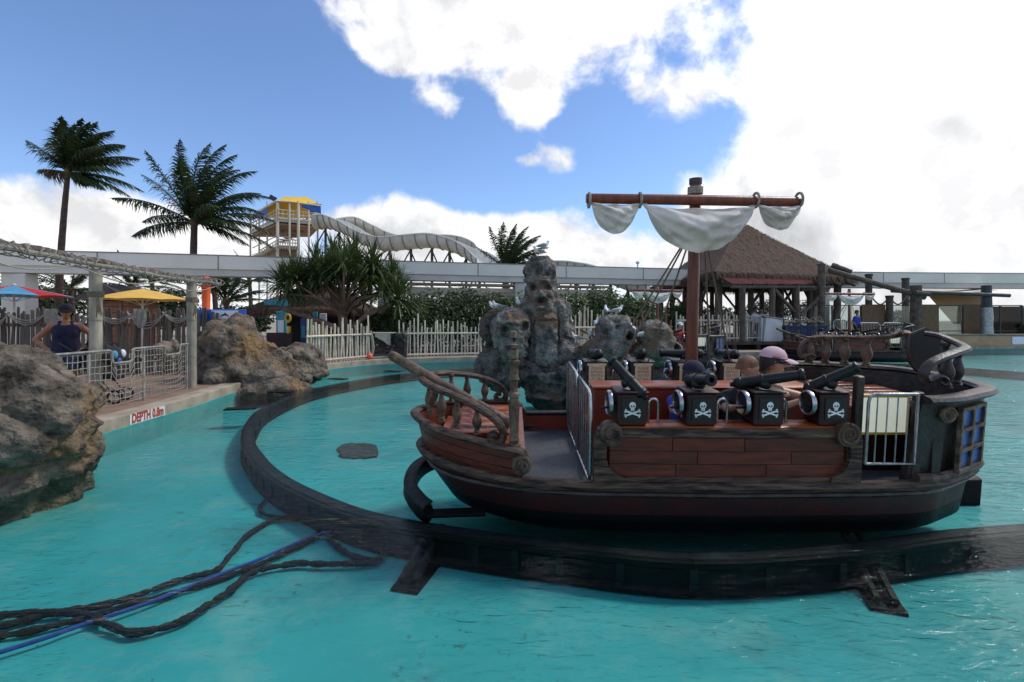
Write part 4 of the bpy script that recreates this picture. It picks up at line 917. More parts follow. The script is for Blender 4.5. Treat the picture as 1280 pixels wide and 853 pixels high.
m = MB(); cap_hat(m, hq, 0, .105); m.build('visor', 'cloth_black', wr)
m = MB(); m.tube([hq(-.075, .06, .012), hq(-.04, .092, .012), hq(0, .098, .014), hq(.04, .092, .012), hq(.075, .06, .012)], .018, 8, flat=(.5, 1)); m.build('sunglasses', 'dark_glass', wr)
# --- riders in the big boat (seat height about .57, world coordinates near the boat)
def rider(name, label, root, yaw, skin, top, legs, H, head_c, fwd, arms, sc, hairfn, voxel=.0095):
    r = empty(name, root, label, 'person', 'riders in the large pirate boat', yaw); hb, q = head_bones(head_c, fwd, skin, sc); hc = V(head_c)
    sz = hc.z-.22*sc; B = hb+[((0, .02, sz+.0), .05*sc, (hc.x*.8, hc.y*.8, hc.z-.09*sc), .045*sc, skin)]
    for s in (-1, 1):
        B += [((s*.075*sc, .02, .10), .105*sc, (s*.07*sc, .03, sz*.6), .10*sc, top), ((s*.07*sc, .03, sz*.6), .10*sc, (s*.08*sc, .02, sz-.09*sc), .10*sc, top), ((s*.05*sc, .02, sz-.03*sc), .055*sc, (s*.15*sc, .02, sz-.05*sc), .052*sc, top),
              ((s*.085*sc, .0, .06), .08*sc, (s*.10*sc, -.34*sc, .07), .06*sc, legs), ((s*.10*sc, -.34*sc, .07), .055*sc, (s*.10*sc, -.36*sc, -.20*sc), .04*sc, skin), ((s*.10*sc, -.36*sc, -.21), .038*sc, (s*.10*sc, -.44*sc, -.22), .03*sc, 'cloth_black')]
    for s, el, wr_, sl_ in arms:
        sh = V((s*.17*sc, .02, sz-.06*sc)); el, wr_ = V(el), V(wr_); md = sh.lerp(el, .6)
        B += [(sh, .05*sc, md, .044*sc, top if sl_ else skin), (md, .040*sc, el, .036*sc, skin), (el, .035*sc, wr_, .025*sc, skin)]; B += hand_bones(wr_, (wr_-el), (0, 0, -1), skin, sc*.95, .9)
    body('body', B, voxel, r); hairfn(r, q); return r
def hair_woman(r, q):
    m = MB(); hair_cap(m, q, .100, -.015, .09, fringe=.07); m.build('hair', 'hair_dark', r)
    m = MB(); cap_hat(m, q, 1, .106); m.build('cap', ['cloth_pink', 'cloth_pink'], r)
    m = MB(); m.tube([q(.1, -.04, .045), q(.106, .02, .042)], .010, 6); m.build('cap_patch', 'cloth_pink_dark', r)
    m = MB(); m.tube([q(-.09, .02, .012), q(-.075, .065, .012), q(-.04, .094, .010), q(0, .1, .012), q(.04, .094, .010), q(.075, .065, .012), q(.09, .02, .012)], .017, 8, flat=(.45, 1)); m.build('sunglasses', 'dark_glass', r)
def hair_boy(r, q):
    m = MB(); hair_cap(m, q, .099, .005, .045, fringe=.045); m.build('hair', 'hair_brown', r)
def hair_cap_boy(r, q):
    m = MB(); hair_cap(m, q, .098, -.04, .05, fringe=.08); m.build('hair', 'hair_dark', r)
    m = MB(); cap_hat(m, q, 0, .104); m.build('cap', 'cloth_navy', r)
HB = 'riders'
rider('person', 'woman in pale pink cap and sunglasses aiming the long boat cannon', (2.20, 4.12, .57), R(25), 'skin_fair', 'cloth_black', 'cloth_black', 0, (.0, -.05, .625), (.75, -.62, -.12), ((1, (.34, -.14, .30), (.17, -.27, .44), False), (-1, (-.22, -.2, .26), (-.08, -.34, .34), False)), .98, hair_woman)
rider('person', 'boy with tousled brown hair and black shirt leaning on the long cannon', (1.93, 4.08, .60), R(15), 'skin_fair', 'cloth_black', 'cloth_black', 0, (.03, -.07, .545), (.8, -.45, -.25), ((1, (.20, -.16, .24), (.17, -.26, .33), True), (-1, (-.22, -.12, .22), (-.27, -.28, .27), True)), .88, hair_boy)
rider('person', 'child in navy cap and blue shirt behind the second cannon', (1.50, 4.09, .585), R(10), 'skin_fair', 'cloth_blue', 'cloth_black', 0, (.02, -.06, .515), (.9, -.4, -.05), ((1, (.22, -.12, .24), (.24, -.26, .26), True), (-1, (-.2, -.12, .22), (-.22, -.26, .24), True)), .85, hair_cap_boy)

# ================================================================== LEFT BANK
def pole(name, base, h, r, label, mname='pole_bamboo', rings=True):
    t = empty(name, base, label, 'pole'); m = MB(); k = 10
    m.tube([(noise.noise(V((i*.7, base[0], 0)))*.01, 0, h*i/k) for i in range(k+1)], [r*(1+.04*noise.noise(V((i, 5, base[1])))) for i in range(k+1)], 14); m.build('shaft', mname, t)
    for z_ in (.28, .62): m = MB(); m.tube([(0, 0, h*z_), (0, 0, h*z_+.02)], r*1.05, 14); m.build('joint_ring', 'net_grey', t)
    m = MB()
    for k in range(4): m.tube([V(((r+.012)*math.cos(a), (r+.012)*math.sin(a), h*.80+.022*k)) for a in np.linspace(0, 6.28, 16)], .013, 6)
    m.build('rope_lashing', 'rope', t)
    m = MB(); rs = random.Random(base[1])
    for k in range(9): a = rs.uniform(0, 6.28); m.tube([(r*1.1*math.cos(-.4), -r, h*.80), (r*1.6, -r*1.2+.03*math.sin(a), h*.76), (r*1.5+.03*math.cos(a), -r+.04*math.sin(a), h*(.66+rs.uniform(-.03, .03)))], .007, 5)
    m.build('rope_tail', 'rope', t); return t
pole('bamboo_pole', (-6.72, 7.75, ZD), 2.2, .088, 'thick bamboo pole with rope tassel next to the standing woman')
pole('bamboo_pole', (-6.5, 9.74, ZD), 2.2, .088, 'thick bamboo pole at the end of the net fence beside the sloping boulder')
bb = V((-6.2, 7.2, 2.37)); lb_ = empty('roof_beam', bb, 'weathered log beam wrapped in rope netting laid across the bamboo poles', 'beam')
bp = spline([V((-5.7, 4.4, 2.44))-bb, V((-6.0, 5.7, 2.43))-bb, V((-6.3, 7.4, 2.41))-bb, V((-6.55, 9.4, 2.38))-bb, V((-6.35, 10.3, 2.37))-bb], 10)
m = MB(); m.tube([p+V((noise.noise(p*2)*.02, 0, noise.noise(p*2+V((5, 5, 5)))*.02)) for p in bp], [.055+.012*noise.noise(p*4) for p in bp], 10); m.build('log', 'weathered_wood', lb_)
m = MB(); m.tube([p+V((.10, .0, -.045+.02*noise.noise(p*3))) for p in bp], [.035+.012*noise.noise(p*5) for p in bp], 8); m.build('rolled_net', 'net_grey', lb_)
m = MB()
for k in range(len(bp)-1):
    p = bp[k]; q = bp[k+1]
    for s in (0,):
        c = p.lerp(q, s); m.tube([c+V((.15*math.cos(a)+.04, .07*math.sin(a*2+k), .09*math.sin(a)-.03)) for a in np.linspace(0, 6.28, 12)], .008, 5)
m.build('net_wrap', 'net_grey', lb_)
for a0, b0 in ((4, 16), (16, 27), (26, 38)):
    m = MB(); p, q = bp[a0], bp[b0]; m.tube([p.lerp(q, t)+V((.12, 0, -.10-.16*math.sin(math.pi*t))) for t in np.linspace(0, 1, 14)], .010, 6); m.build('rope_swag', 'pale_rope', lb_)
# net fence with tube rail and two cut-outs
fo = V((-6.3, 7.1, ZD)); nf = empty('net_fence', fo, 'white tube railing strung with square rope netting along the left deck', 'fence')
fl = [V((-6.22, 5.4, 0)), V((-6.30, 7.14, 0)), V((-6.29, 8.2, 0)), V((-6.48, 9.6, 0))]
def fat(t):                                                                   # point along the fence by y
    for a, b in zip(fl, fl[1:]):
        if t <= b.y or b is fl[-1]: return a.lerp(b, (t-a.y)/(b.y-a.y))-V((fo.x, fo.y, 0))
zt = .90
for y in (5.5, 7.14, 8.2, 9.55):
    m = MB(); p = fat(y); m.tube([p, p+V((0, 0, zt))], .02, 10); m.build('post', 'worn_rail', nf)
ky = [(5.4, zt), (7.5, zt), (7.55, zt-.02), (7.56, zt-.18), (7.6, zt-.21), (7.9, zt-.21), (7.94, zt-.18), (7.95, zt-.02), (8.0, zt), (8.75, zt), (8.8, zt-.02), (8.81, zt-.14), (8.85, zt-.17), (9.25, zt-.17), (9.29, zt-.14), (9.3, zt-.02), (9.35, zt), (9.6, zt)]
m = MB(); m.tube([fat(y)+V((0, 0, z_)) for y, z_ in ky], .019, 10); m.build('top_rail', 'worn_rail', nf)
def railz(y):
    if 7.55 < y < 7.95: return zt-.21
    if 8.8 < y < 9.3: return zt-.17
    return zt
for y0, y1 in ((5.5, 7.12), (7.16, 8.18), (8.22, 9.5)):
    m = MB(); nv = int((y1-y0)/.085); nh = 8
    def np_(y, h): 
        p = fat(y); w_ = noise.noise(V((y*3, h*3, 0))); return p+V((.02*noise.noise(V((y*4, h*4, 7))), .018*w_, .06+(railz(y)-.07)*h-.05*math.sin(math.pi*(y-y0)/(y1-y0))*(1-h)*.6+.012*noise.noise(V((y*6, h*5, 3)))))
    for k in range(nv+1):
        y = y0+(y1-y0)*k/nv; m.tube([np_(y, h/10) for h in range(11)], .006, 5)
    for j in range(nh+1): m.tube([np_(y0+(y1-y0)*k/nv, j/nh*.97) for k in range(nv+1)], .006, 5)
    m.build('rope_net', 'pale_rope', nf)
# stroller and bags behind the fence
st = empty('stroller', (-6.85, 7.95, ZD), 'black pushchair with sloping hood and patterned blue bag behind the net fence', 'stroller', rz=R(20))
m = MB(); rows = []
for j in range(7): t = j/6; rows.append([V((.35*t-.1+.05*math.sin(a), .2*math.cos(a), .98-.25*t+.13*math.sin(a)*(1-.3*t))) for a in np.linspace(0, math.pi, 9)])
m.grid(rows); m.build('hood', 'cloth_black', st)
m = MB(); m.box((.12, 0, .45), (.4, .36, .09), Matrix.Rotation(R(12), 3, 'Y'), .03); m.box((-.10, 0, .66), (.09, .36, .5), Matrix.Rotation(R(-16), 3, 'Y'), .03); m.build('seat', 'cloth_black', st)
m = MB()
for s in (-1, 1): m.tube([(-.42, s*.2, 1.0), (-.15, s*.2, .8), (.3, s*.2, .12)], .012, 8); m.tube([(.05, s*.2, .45), (-.25, s*.2, .12)], .012, 8)
m.tube([(-.42, -.2, 1.0), (-.45, 0, 1.01), (-.42, .2, 1.0)], .018, 8); m.build('frame', 'steel_dark', st)
for x in (-.25, .3):
    for s in (-1, 1): m = MB(); m.tube([V((x+.1*math.cos(a), s*.22, .115+.1*math.sin(a))) for a in np.linspace(0, 6.28, 17)[:-1]], .018, 8, closed=True); m.build('wheel', 'hose_black', st)
bg_ = empty('bag', (-6.45, 7.78, ZD+.66), 'black holdall with sky-blue and white patches slung over the railing notch', 'bag'); m = MB(); m.sph((0, 0, .12), (.12, .20, .17)); m.build('pouch', 'cloth_black', bg_)
for k, (y, z_, c_) in enumerate(((-.1, .16, 'umbrella_blue'), (.06, .17, 'sign_white'), (-.02, .05, 'hose_blue'))):
    m = MB(); m.sph((.09, y, z_), (.045, .05, .07)); m.build('patch', c_, bg_)
m = MB(); m.tube([(0, -.15, .2), (-.05, -.1, .34), (-.05, .1, .34), (0, .15, .2)], .012, 6); m.build('strap', 'cloth_black', bg_)
m = MB()
for k in range(7): m.sph((random.uniform(-.08, .08), -.2+.065*k, .12+random.uniform(-.03, .06)), (.10, .09, .13), 10, 8)
me = rock_mesh(m, .02, [('r', 9, .012)], seed=4); b = rock_obj('bag', me, 'cloth_brown', None, (-6.5, 9.05, ZD+.72)); tag(b, 'crumpled brown canvas bundle resting in the far railing notch', 'bag')
# depth marker tile on the pool wall
dm = V((-5.575, 7.34, .1)); t = empty('depth_sign', dm, 'white depth tile with red letters on the pool wall', 'sign', rz=R(92)); m = MB(); m.mi = 0; m.box((0, -.008, -.005), (.74, .012, .15)); m.mi = 1
text_mb(m, 'DEPTH 0.8m', .165, lambda x, y: (x*.76, -.0155, y*1.12-.004), off=.009); m.build('tile', ['bin_white', 'sign_red'], t, smooth=False)
# ================================================================== MORE BOATS
for x, y, rz, lb in ((5.15, 17.0, 4, 'pirate boat with red mast floating behind the carved rock island'), (13.5, 19.2, -6, 'pirate boat moored at the dock in front of the queue railings')):
    b = copy_tree(boat); b.location = (x, y, -.02); b.rotation_euler = (0, 0, R(rz)); tag(b, lb, 'boat', BG)
def mini(loc, yaw, skin, top, legs, sc, sit, name_label, hat=None, hair='hair_dark', grp=None):
    r = empty('person', loc, name_label, 'person', grp, R(yaw)); z0 = 0 if sit else .45*sc; hb, q = head_bones((0, -.02, z0+1.03*sc-.25*sc*0), (0, -1, 0), skin, sc); hz_c = z0+1.03*sc
    B = hb+[((0, 0, hz_c-.2*sc), .05*sc, (0, 0, hz_c-.1*sc), .045*sc, skin)]
    for s in (-1, 1):
        B += [((s*.07*sc, 0, hz_c-.32*sc), .11*sc, (s*.075*sc, 0, hz_c-.62*sc), .115*sc, top), ((s*.16*sc, 0, hz_c-.27*sc), .052*sc, (s*.21*sc, .03, hz_c-.5*sc), .04*sc, top), ((s*.21*sc, .03, hz_c-.5*sc), .036*sc, (s*.19*sc, -.12*sc, hz_c-.68*sc), .026*sc, skin), ((s*.19*sc, -.12*sc, hz_c-.68*sc), .035*sc, (s*.185*sc, -.17*sc, hz_c-.74*sc), .02*sc, skin)]
        if sit: B += [((s*.08*sc, 0, .38*sc), .09*sc, (s*.10*sc, -.36*sc, .38*sc), .06*sc, legs), ((s*.10*sc, -.36*sc, .38*sc), .055*sc, (s*.10*sc, -.38*sc, .06*sc), .04*sc, skin)]
        else: B += [((s*.085*sc, 0, hz_c-.66*sc), .11*sc, (s*.09*sc, 0, hz_c-1.05*sc), .065*sc, legs), ((s*.09*sc, 0, hz_c-1.05*sc), .06*sc, (s*.09*sc, .01, .08), .04*sc, skin), ((s*.09*sc, .03, .04), .04*sc, (s*.09*sc, -.12*sc, .03), .03*sc, 'cloth_black')]
    body('body', B, .017, r, 2); m = MB(); hair_cap(m, q, .101*1, -.04, .05, fringe=.06); m.build('hair', hair, r)
    if hat: m = MB(); cap_hat(m, q, 0, .106); m.build('cap', hat, r)
mini((4.75, 16.75, .38), -10, 'skin_fair', 'cloth_red', 'cloth_black', .85, True, 'child in red shirt riding the boat behind the rock island', None, 'hair_brown', 'far boat riders')
mini((5.85, 16.75, .38), 15, 'skin_fair', 'cloth_red', 'cloth_black', .95, True, 'rider in white cap and red top in the boat behind the rock island', 'cloth_white', 'hair_dark', 'far boat riders')

# ================================================================== FENCES
def picket_fence(name, pts, h, step, mname, label, rail=(.25, .78), jit=.16, r=.031, groupm=None, skip=()):
    pts = [V(p) for p in pts]; root = empty(name, pts[0], label, 'fence'); o = pts[0]; rs = random.Random(len(label))
    base = MB(); base.lathe([(r*.96, 0), (r, .2), (r*1.1, .21), (r, .22), (r*.97, .48), (r*1.08, .49), (r*.97, .50), (r*.93, .76), (r*1.05, .77), (r*.93, .78), (r*.9, 1)], 7)
    me = None
    for a, b in zip(pts, pts[1:]):
        ln = (b-a).length; n = max(1, int(ln/step))
        for k in range(n):
            p = a.lerp(b, (k+.5+rs.uniform(-.2, .2))/n)-o; hh = h*(1+rs.uniform(-jit, jit)); hh = hh*1.12 if k % 5 == 0 else hh
            if me is None: ob = base.build('picket', mname, root); me = ob.data
            else: ob = link('picket', me, root)
            ob.location = p; ob.scale = (1, 1, hh); ob.rotation_euler = (R(rs.uniform(-2, 2)), R(rs.uniform(-2.5, 2.5)), rs.uniform(0, 6))
        for z_ in rail:
            m = MB(); d = (b-a).normalized(); nrm = V((d.y, -d.x, 0))*.035; m.tube([a-o+nrm+V((0, 0, h*z_)), b-o+nrm+V((0, 0, h*z_))], r*1.1, 8); m.build('rail', mname, root)
    return root
Z = ZD
f1 = picket_fence('picket_fence', [(-6.15, 14.3, Z), (-5.6, 15.6, Z), (-4.95, 16.75, Z)], 1.22, .115, 'bamboo', 'white bamboo picket fence beneath the spiky pandanus tree', (.10, .72))
f2 = picket_fence('picket_fence', [(-4.15, 17.55, Z), (-2.5, 18.15, Z), (-.6, 18.6, Z), (1.6, 19.2, Z)], 1.25, .125, 'bamboo', 'white bamboo picket fence between the net gate and the rock island', (.08, .70))
f3 = picket_fence('picket_fence', [(2.35, 20.0, Z), (3.2, 20.6, Z), (5.0, 21.3, Z)], 1.55, .14, 'bamboo', 'tall white bamboo fence seen behind the shouting stone head', (.12, .68), r=.036)
f4 = picket_fence('picket_fence', [(5.1, 21.35, Z), (7.2, 21.6, Z)], 1.5, .14, 'bamboo_brown', 'brown bamboo fence section between two white ones', (.12, .7), r=.038)
f5 = picket_fence('picket_fence', [(7.3, 21.4, .6), (9.6, 21.6, .6), (11.0, 21.8, .6)], 1.15, .15, 'bamboo', 'white picket fence standing on the dock under the thatched pavilion', (.1, .8), r=.04, jit=.04)
# grey cloth rag on the first fence, net gate with rope, buoys, dark covered post
m = MB(); rows = []
for j in range(8): rows.append([V((.13*(k/6-.5)*(1-.3*j/7)+.01*noise.noise(V((k, j, 0))), -.05-.015*math.sin(k*2.1+j*.3), .95-.62*j/7*(1-.3*abs(k/6-.5)))) for k in range(7)])
m.grid(rows); m.grid([[p+V((0, .012, 0)) for p in r] for r in rows]); rg = m.build('rag', 'net_grey'); rg.location = (-5.12, 16.42, Z+.22); tag(rg, 'grey rag of netting hanging over the fence under the pandanus tree', 'netting')
gt = empty('net_gate', (-4.9, 16.85, Z), 'dark net gate between the two white bamboo fences', 'gate'); m = MB(); A, Bq = V((0, 0, 0)), V((.72, .62, 0))
m.tube([A+V((0, 0, .92)), Bq+V((0, 0, .90))], .03, 8); m.build('top_bar', 'pale_rope', gt); m = MB(); m.tube([A+V((0, 0, .05)), Bq+V((0, 0, .05))], .03, 8); m.build('bottom_bar', 'pale_rope', gt)
m = MB()
for k in range(15): p = A.lerp(Bq, k/14); m.tube([p+V((0, 0, .06)), p+V((0, 0, .9))], .007, 4)
for k in range(13): z_ = .06+.84*k/12; m.tube([A+V((0, 0, z_)), Bq+V((0, 0, z_))], .007, 4)
m.build('gate_net', 'net_dark', gt)
m = MB(); m.tube([(-.05, -.05, 1.0), (0, -.08, .8), (.05, -.08, .4), (.0, -.09, .1)], [.03, .05, .055, .04], 8); m.build('rope_bunch', 'pale_rope', gt)
m = MB(); rows = [[A.lerp(Bq, .12+.6*k/7)+V((.02*math.sin(k*2), -.06, .9-(.34*j/4)*(k/7)**1.2-.03*j)) for k in range(8)] for j in range(5)]; m.grid(rows); m.build('gate_rag', 'net_grey', gt)
for x, y, z_, lb in ((-4.93, 16.62, Z+.12, 'orange buoy on the ground at the foot of the net gate'), (-6.02, 13.95, Z+.42, 'orange buoy hanging at the near end of the bamboo fence')):
    b = empty('buoy', (x, y, z_), lb, 'buoy', 'orange buoys along the fence'); m = MB(); m.sph((0, 0, 0), .11, 14, 10); m.build('float', 'buoy_orange', b); m = MB(); m.lathe([(.02, .10), (.03, .11), (.03, .14), (.02, .15)], 8); m.build('neck', 'bin_white', b)
m = MB(); m.box((0, 0, .45), (.42, .3, .9), bev=.05); dk = rock_obj('covered_post', rock_mesh(m, .03, [('r', 4, .03), ('f', 6, .03)], seed=2), 'shop_dark', None, (-4.05, 17.45, Z)); tag(dk, 'dark post draped in black net at the end of the hedge fence', 'post')
# weathered palisade behind the standing woman
pr = empty('palisade', (-14, 12.3, Z), 'weathered grey palisade of uneven planks behind the standing woman', 'fence'); rs = random.Random(4); me = None
x = 0.
while x < 6.45:
    w_ = rs.uniform(.045, .085); h = 1.60+rs.uniform(-.10, .12)
    if me is None:
        m = MB(); m.prism([(-.5, 0), (.5, 0), (.46, .985), (.2, .99), (.1, 1), (-.3, .992), (-.45, .975)], -.015, .015, 'y'); ob = m.build('plank', 'palisade_wood', pr); me = ob.data
    else: ob = link('plank', me, pr)
    ob.location = (x, rs.uniform(-.02, .02)-.09*x*.0, 0); ob.scale = (w_, 1, h); ob.rotation_euler = (R(rs.uniform(-1, 1)), R(rs.uniform(-2, 2)), R(rs.uniform(-6, 6))); x += w_+rs.uniform(.008, .035)
for z_ in (.35, 1.25): m = MB(); m.box((3.2, .045, z_), (6.5, .05, .09)); m.build('cross_rail', 'palisade_wood', pr)
for k, (a, b, s) in enumerate(((0.2, 1.2, .35), (1.1, 2.2, .22), (2.4, 3.3, .3), (3.4, 4.4, .2), (4.2, 5.2, .28), (5.1, 5.9, .18))):
    m = MB(); 
    for q in range(3): m.tube([(a+(b-a)*t, -.07-.01*q, 1.58-s*(1+.25*q)*math.sin(math.pi*t)) for t in np.linspace(0, 1, 13)], .014, 6)
    m.build('rope_swag', 'net_grey', pr)
for k, (a, w_, h) in enumerate(((.55, .55, .95), (2.35, .5, .5), (4.55, .35, .5))):                      # draped nets
    m = MB(); rows = [[V((a+w_*(i/8-.5)*(1-.25*j/8)+.02*noise.noise(V((i, j, k))), -.10-.03*math.sin(i*1.9+j*.4), 1.66-h*j/8*(1-.35*abs(i/8-.5)))) for i in range(9)] for j in range(9)]; m.grid(rows); m.build('draped_net', 'net_grey', pr)
# ================================================================== PARASOLS, SIGN, TUBE, CABIN on the left
def parasol(loc, rad, top, drop_, cols, label, nseg_=8, a0=0):
    t = empty('parasol', loc, label, 'parasol', 'parasols beyond the palisade'); m = MB(); m.tube([(0, 0, 0), (0, 0, top)], .03, 8); m.build('pole', 'bin_white', t)
    for k in range(nseg_):
        a, b = a0+2*math.pi*k/nseg_, a0+2*math.pi*(k+1)/nseg_; rows = []
        for j in range(6):
            q = j/5; rows.append([V((math.cos(a+(b-a)*i/4)*rad*q*(1-.06*math.sin(math.pi*i/4)*q), math.sin(a+(b-a)*i/4)*rad*q*(1-.06*math.sin(math.pi*i/4)*q), top-drop_*q**1.15+.03*math.sin(math.pi*i/4)*q)) for i in range(5)])
        m = MB(); m.grid(rows); m.grid([[p-V((0, 0, .006)) for p in r] for r in rows]); m.build('canopy_panel', cols[k % len(cols)], t)
        m = MB(); m.tube([(0, 0, top-drop_*1.5), (math.cos(a)*rad*.6, math.sin(a)*rad*.6, top-drop_*.62)], .010, 5); m.build('strut', 'bin_white', t)
    m = MB(); m.sph((0, 0, top+.02), (.06, .06, .05), 10, 6); m.build('finial', 'bin_white', t)
parasol((-16.6, 16, Z), 1.55, 2.52, .36, ['umbrella_blue', 'umbrella_red'], 'red and sky-blue parasol beyond the palisade near the concrete pier', 8, R(-68))
parasol((-11.7, 15.2, Z), 1.35, 2.36, .36, ['umbrella_yellow'], 'wide yellow parasol beyond the palisade beside the wooden cabin', 8, .2)
parasol((-20, 25, Z), 1.2, 2.05, .3, ['umbrella_yellow'], 'small distant yellow parasol below the wide yellow one', 8, .1)
t = empty('orange_tube', (-8.35, 13.1, Z), 'bright orange upright water tube behind the blue sign', 'tube'); m = MB(); m.lathe([(.1, 0), (.1, 1.9), (.105, 1.9), (.105, 2.30), (.11, 2.31), (.11, 2.46), (.085, 2.54), (.04, 2.56)], 16); m.build('tube_body', 'orange_plastic', t); m = MB(); m.lathe([(.106, 2.22), (.112, 2.22), (.112, 2.25), (.106, 2.25)], 16); m.build('tube_band', 'cloth_red', t)
t = empty('park_sign', (-7.5, 12.4, Z), 'blue sign board with a white panel beside the bamboo pole', 'sign'); m = MB(); m.box((0, 0, 1.44), (1.25, .05, .42), bev=.01); m.build('board', 'sign_blue', t)
m = MB(); m.mi = 0; m.box((.1, -.032, 1.44), (.68, .012, .36)); m.mi = 1; text_mb(m, 'SEA WORLD RESORT', .085, lambda x, y: (.1+x*.86, -.0395, 1.37+y), off=.003)
m.add([(.1+x*.09, -.0395, 1.47+z_*.09) for x, z_ in ((-1.3, -.1), (-.8, .45), (-.1, .75), (.1, 1.15), (.4, .7), (1.0, .35), (1.3, -.2), (.7, .1), (0, .25), (-.7, .05))], [tuple(range(10))]); m.build('panel', ['sign_white', 'cloth_navy'], t, smooth=False)
for x in (-.5, .5): m = MB(); m.tube([(x, .04, 0), (x, .04, 1.6)], .03, 8); m.build('sign_post', 'steel_dark', t)
t = empty('cabin', (-16.6, 20.5, Z), 'small brown timber cabin with dark pitched roof behind the yellow parasol', 'cabin'); m = MB()
for k in range(9): m.box((0, 0, .12+k*.24), (1.7, 1.6, .225))
m.build('log_wall', 'cabin_wood', t); m = MB(); m.prism([(-1.2, 2.2), (1.2, 2.2), (0, 2.85)], -1.1, 1.1, 'y'); m.build('roof', 'roof_grey', t); m = MB(); m.box((.55, -.82, 1.1), (.1, .06, 2.1)); m.build('corner_post', 'cabin_wood', t)
# ================================================================== MONORAIL
mp = spline([(-60, 14.5, 0), (-38, 16.4, 0), (-17, 20, 0), (-6, 22.8, 0), (6.9, 26, 0), (18, 28, 0), (31, 29, 0), (60, 30, 0)], 6)
mr = empty('monorail', (0, 24, Z), 'long cream monorail beam crossing above the park on concrete piers', 'monorail'); o = mr.location
cut = list(range(0, len(mp), 4))
for a in cut[:-1]:
    seg = [p-V((o.x, o.y, 0)) for p in mp[a:min(a+5, len(mp))]]
    m = MB(); m.sweep(seg, [(-.45, 3.55), (.45, 3.55), (.45, 4.12), (-.45, 4.12)]); b = m.build('beam', 'monorail', mr, ang=.3)
    m = MB(); m.sweep(seg, [(-.38, 3.26), (.38, 3.26), (.38, 3.548), (-.38, 3.548)]); m.build('lower_flange', 'wall_white', b, ang=.3)
    for jp in seg[0:4:2]:
        d_ = (seg[1]-seg[0]).normalized(); m = MB(); m.box((jp.x, jp.y, 3.83), (.05, .915, .56), Matrix.Rotation(math.atan2(d_.y, d_.x), 3, 'Z')); m.build('panel_joint', 'slide_rib', b)
    m = MB(); m.sweep(seg, [(-.47, 4.125), (.47, 4.125), (.47, 4.165), (-.47, 4.165)]); m.build('top_edge', 'slide_rib', b, ang=.3)
for u, w_ in ((55, .95), (478, .6), (655, .6), (1040, .7)):
    d = min(mp, key=lambda p: abs(640+p.x/p.y*F-u)); m = MB(); m.box((d.x-o.x, d.y-o.y, 1.62), (w_, .6, 3.26), bev=.03); m.build('pier', 'wall_white', mr)
t = empty('service_beam', (0, 27, Z), 'lower cream service beam running under the monorail behind the hedge', 'beam'); sg = [V((-5.2, -3.1, 0)), V((-2, -2.2, 0)), (V((5.2, -.4, 0)))]
m = MB(); m.sweep(sg, [(-.4, 2.62), (.4, 2.62), (.4, 3.0), (-.4, 3.0)]); m.build('girder', 'monorail', t, ang=.3); m = MB(); m.sweep(sg, [(-.44, 3.12), (.44, 3.12), (.44, 3.22), (-.44, 3.22)]); m.build('walkway', 'wall_white', t, ang=.3)
for k in range(6): p = sg[0].lerp(sg[2], k/5); m = MB(); m.box((p.x, p.y, 1.3), (.1, .1, 2.6)); m.build('steel_post', 'steel_dark', t); 
for k in range(5): p, q = sg[0].lerp(sg[2], k/5), sg[0].lerp(sg[2], (k+1)/5); m = MB(); m.tube([p+V((0, 0, .8)), q+V((0, 0, 2.5))], .04, 6); m.build('brace', 'steel_dark', t)
# ================================================================== WATER SLIDES AND TOWER
def slide(label, pts, rad, per=4, cover=False, sup=True, mname='slide_white'):
    path = spline(pts, 8); o = V((path[0].x, path[0].y, Z)); t = empty('water_slide', o, label, 'slide', 'water slides beyond the monorail')
    def ring(i, rr, lo=-.95, hi=1.0):
        p = path[i]; tg = (path[min(i+1, len(path)-1)]-path[max(i-1, 0)]); tg.z = 0; tg.normalize(); s = V((tg.y, -tg.x, 0)); s = s if s.y < 0 else -s
        if cover: return [p-o+s*rr*math.cos(a)+V((0, 0, rr*math.sin(a)*.8)) for a in np.linspace(0, math.pi, 13)]
        return [p-o+s*rr*math.cos(a)+V((0, 0, rr*math.sin(a))) for a in np.linspace(math.pi*1.02, math.pi*2.12 if False else math.pi*1.98, 13)]
    for a in range(0, len(path)-1, per):
        b = min(a+per, len(path)-1); m = MB(); rows = [ring(i, rad) for i in range(a, b+1)]; m.grid(rows); rows = [ring(i, rad*.93) for i in range(a, b+1)]; m.grid(rows); s = m.build('slide_section', mname, t, ang=1.2)
        m = MB(); m.tube(ring(b, rad*1.03), .045, 5); m.build('flange', 'slide_rib', s)
    for e in (0, -1):
        m = MB(); m.tube([ring(i, rad*1.0)[e] for i in range(len(path))], .07, 6); m.build('rim', mname, t)
    if sup:
        for i in range(6, len(path), 7):
            p = path[i]-o; m = MB(); m.tube([(p.x, p.y, 0), (p.x, p.y, p.z-rad*.9)], .11, 6); m.tube([(p.x-.9, p.y, p.z-rad-1.6), (p.x, p.y, p.z-rad)], .06, 5); m.tube([(p.x+1.2, p.y, max(0, p.z-rad-3)), (p.x, p.y, p.z-rad-.2)], .06, 5); m.build('support', 'steel_dark', t)
    return t
slide('long wavy white flume descending from the yellow-roofed tower', [P(394, 272, 41), P(412, 271, 41), P(432, 278, 40.5), P(455, 291, 40), P(480, 298, 39.5), P(510, 296, 39), P(540, 294, 38.5), P(565, 299, 38), P(588, 310, 37.5), P(604, 324, 37)], 1.05)
slide('second white flume peeping out behind the long wavy one', [P(425, 276, 43), P(448, 274, 43), P(470, 284, 43), P(500, 296, 43), P(540, 296, 43), P(575, 297, 42), P(600, 312, 42), P(615, 326, 41)], .95, sup=False, mname='slide_white')
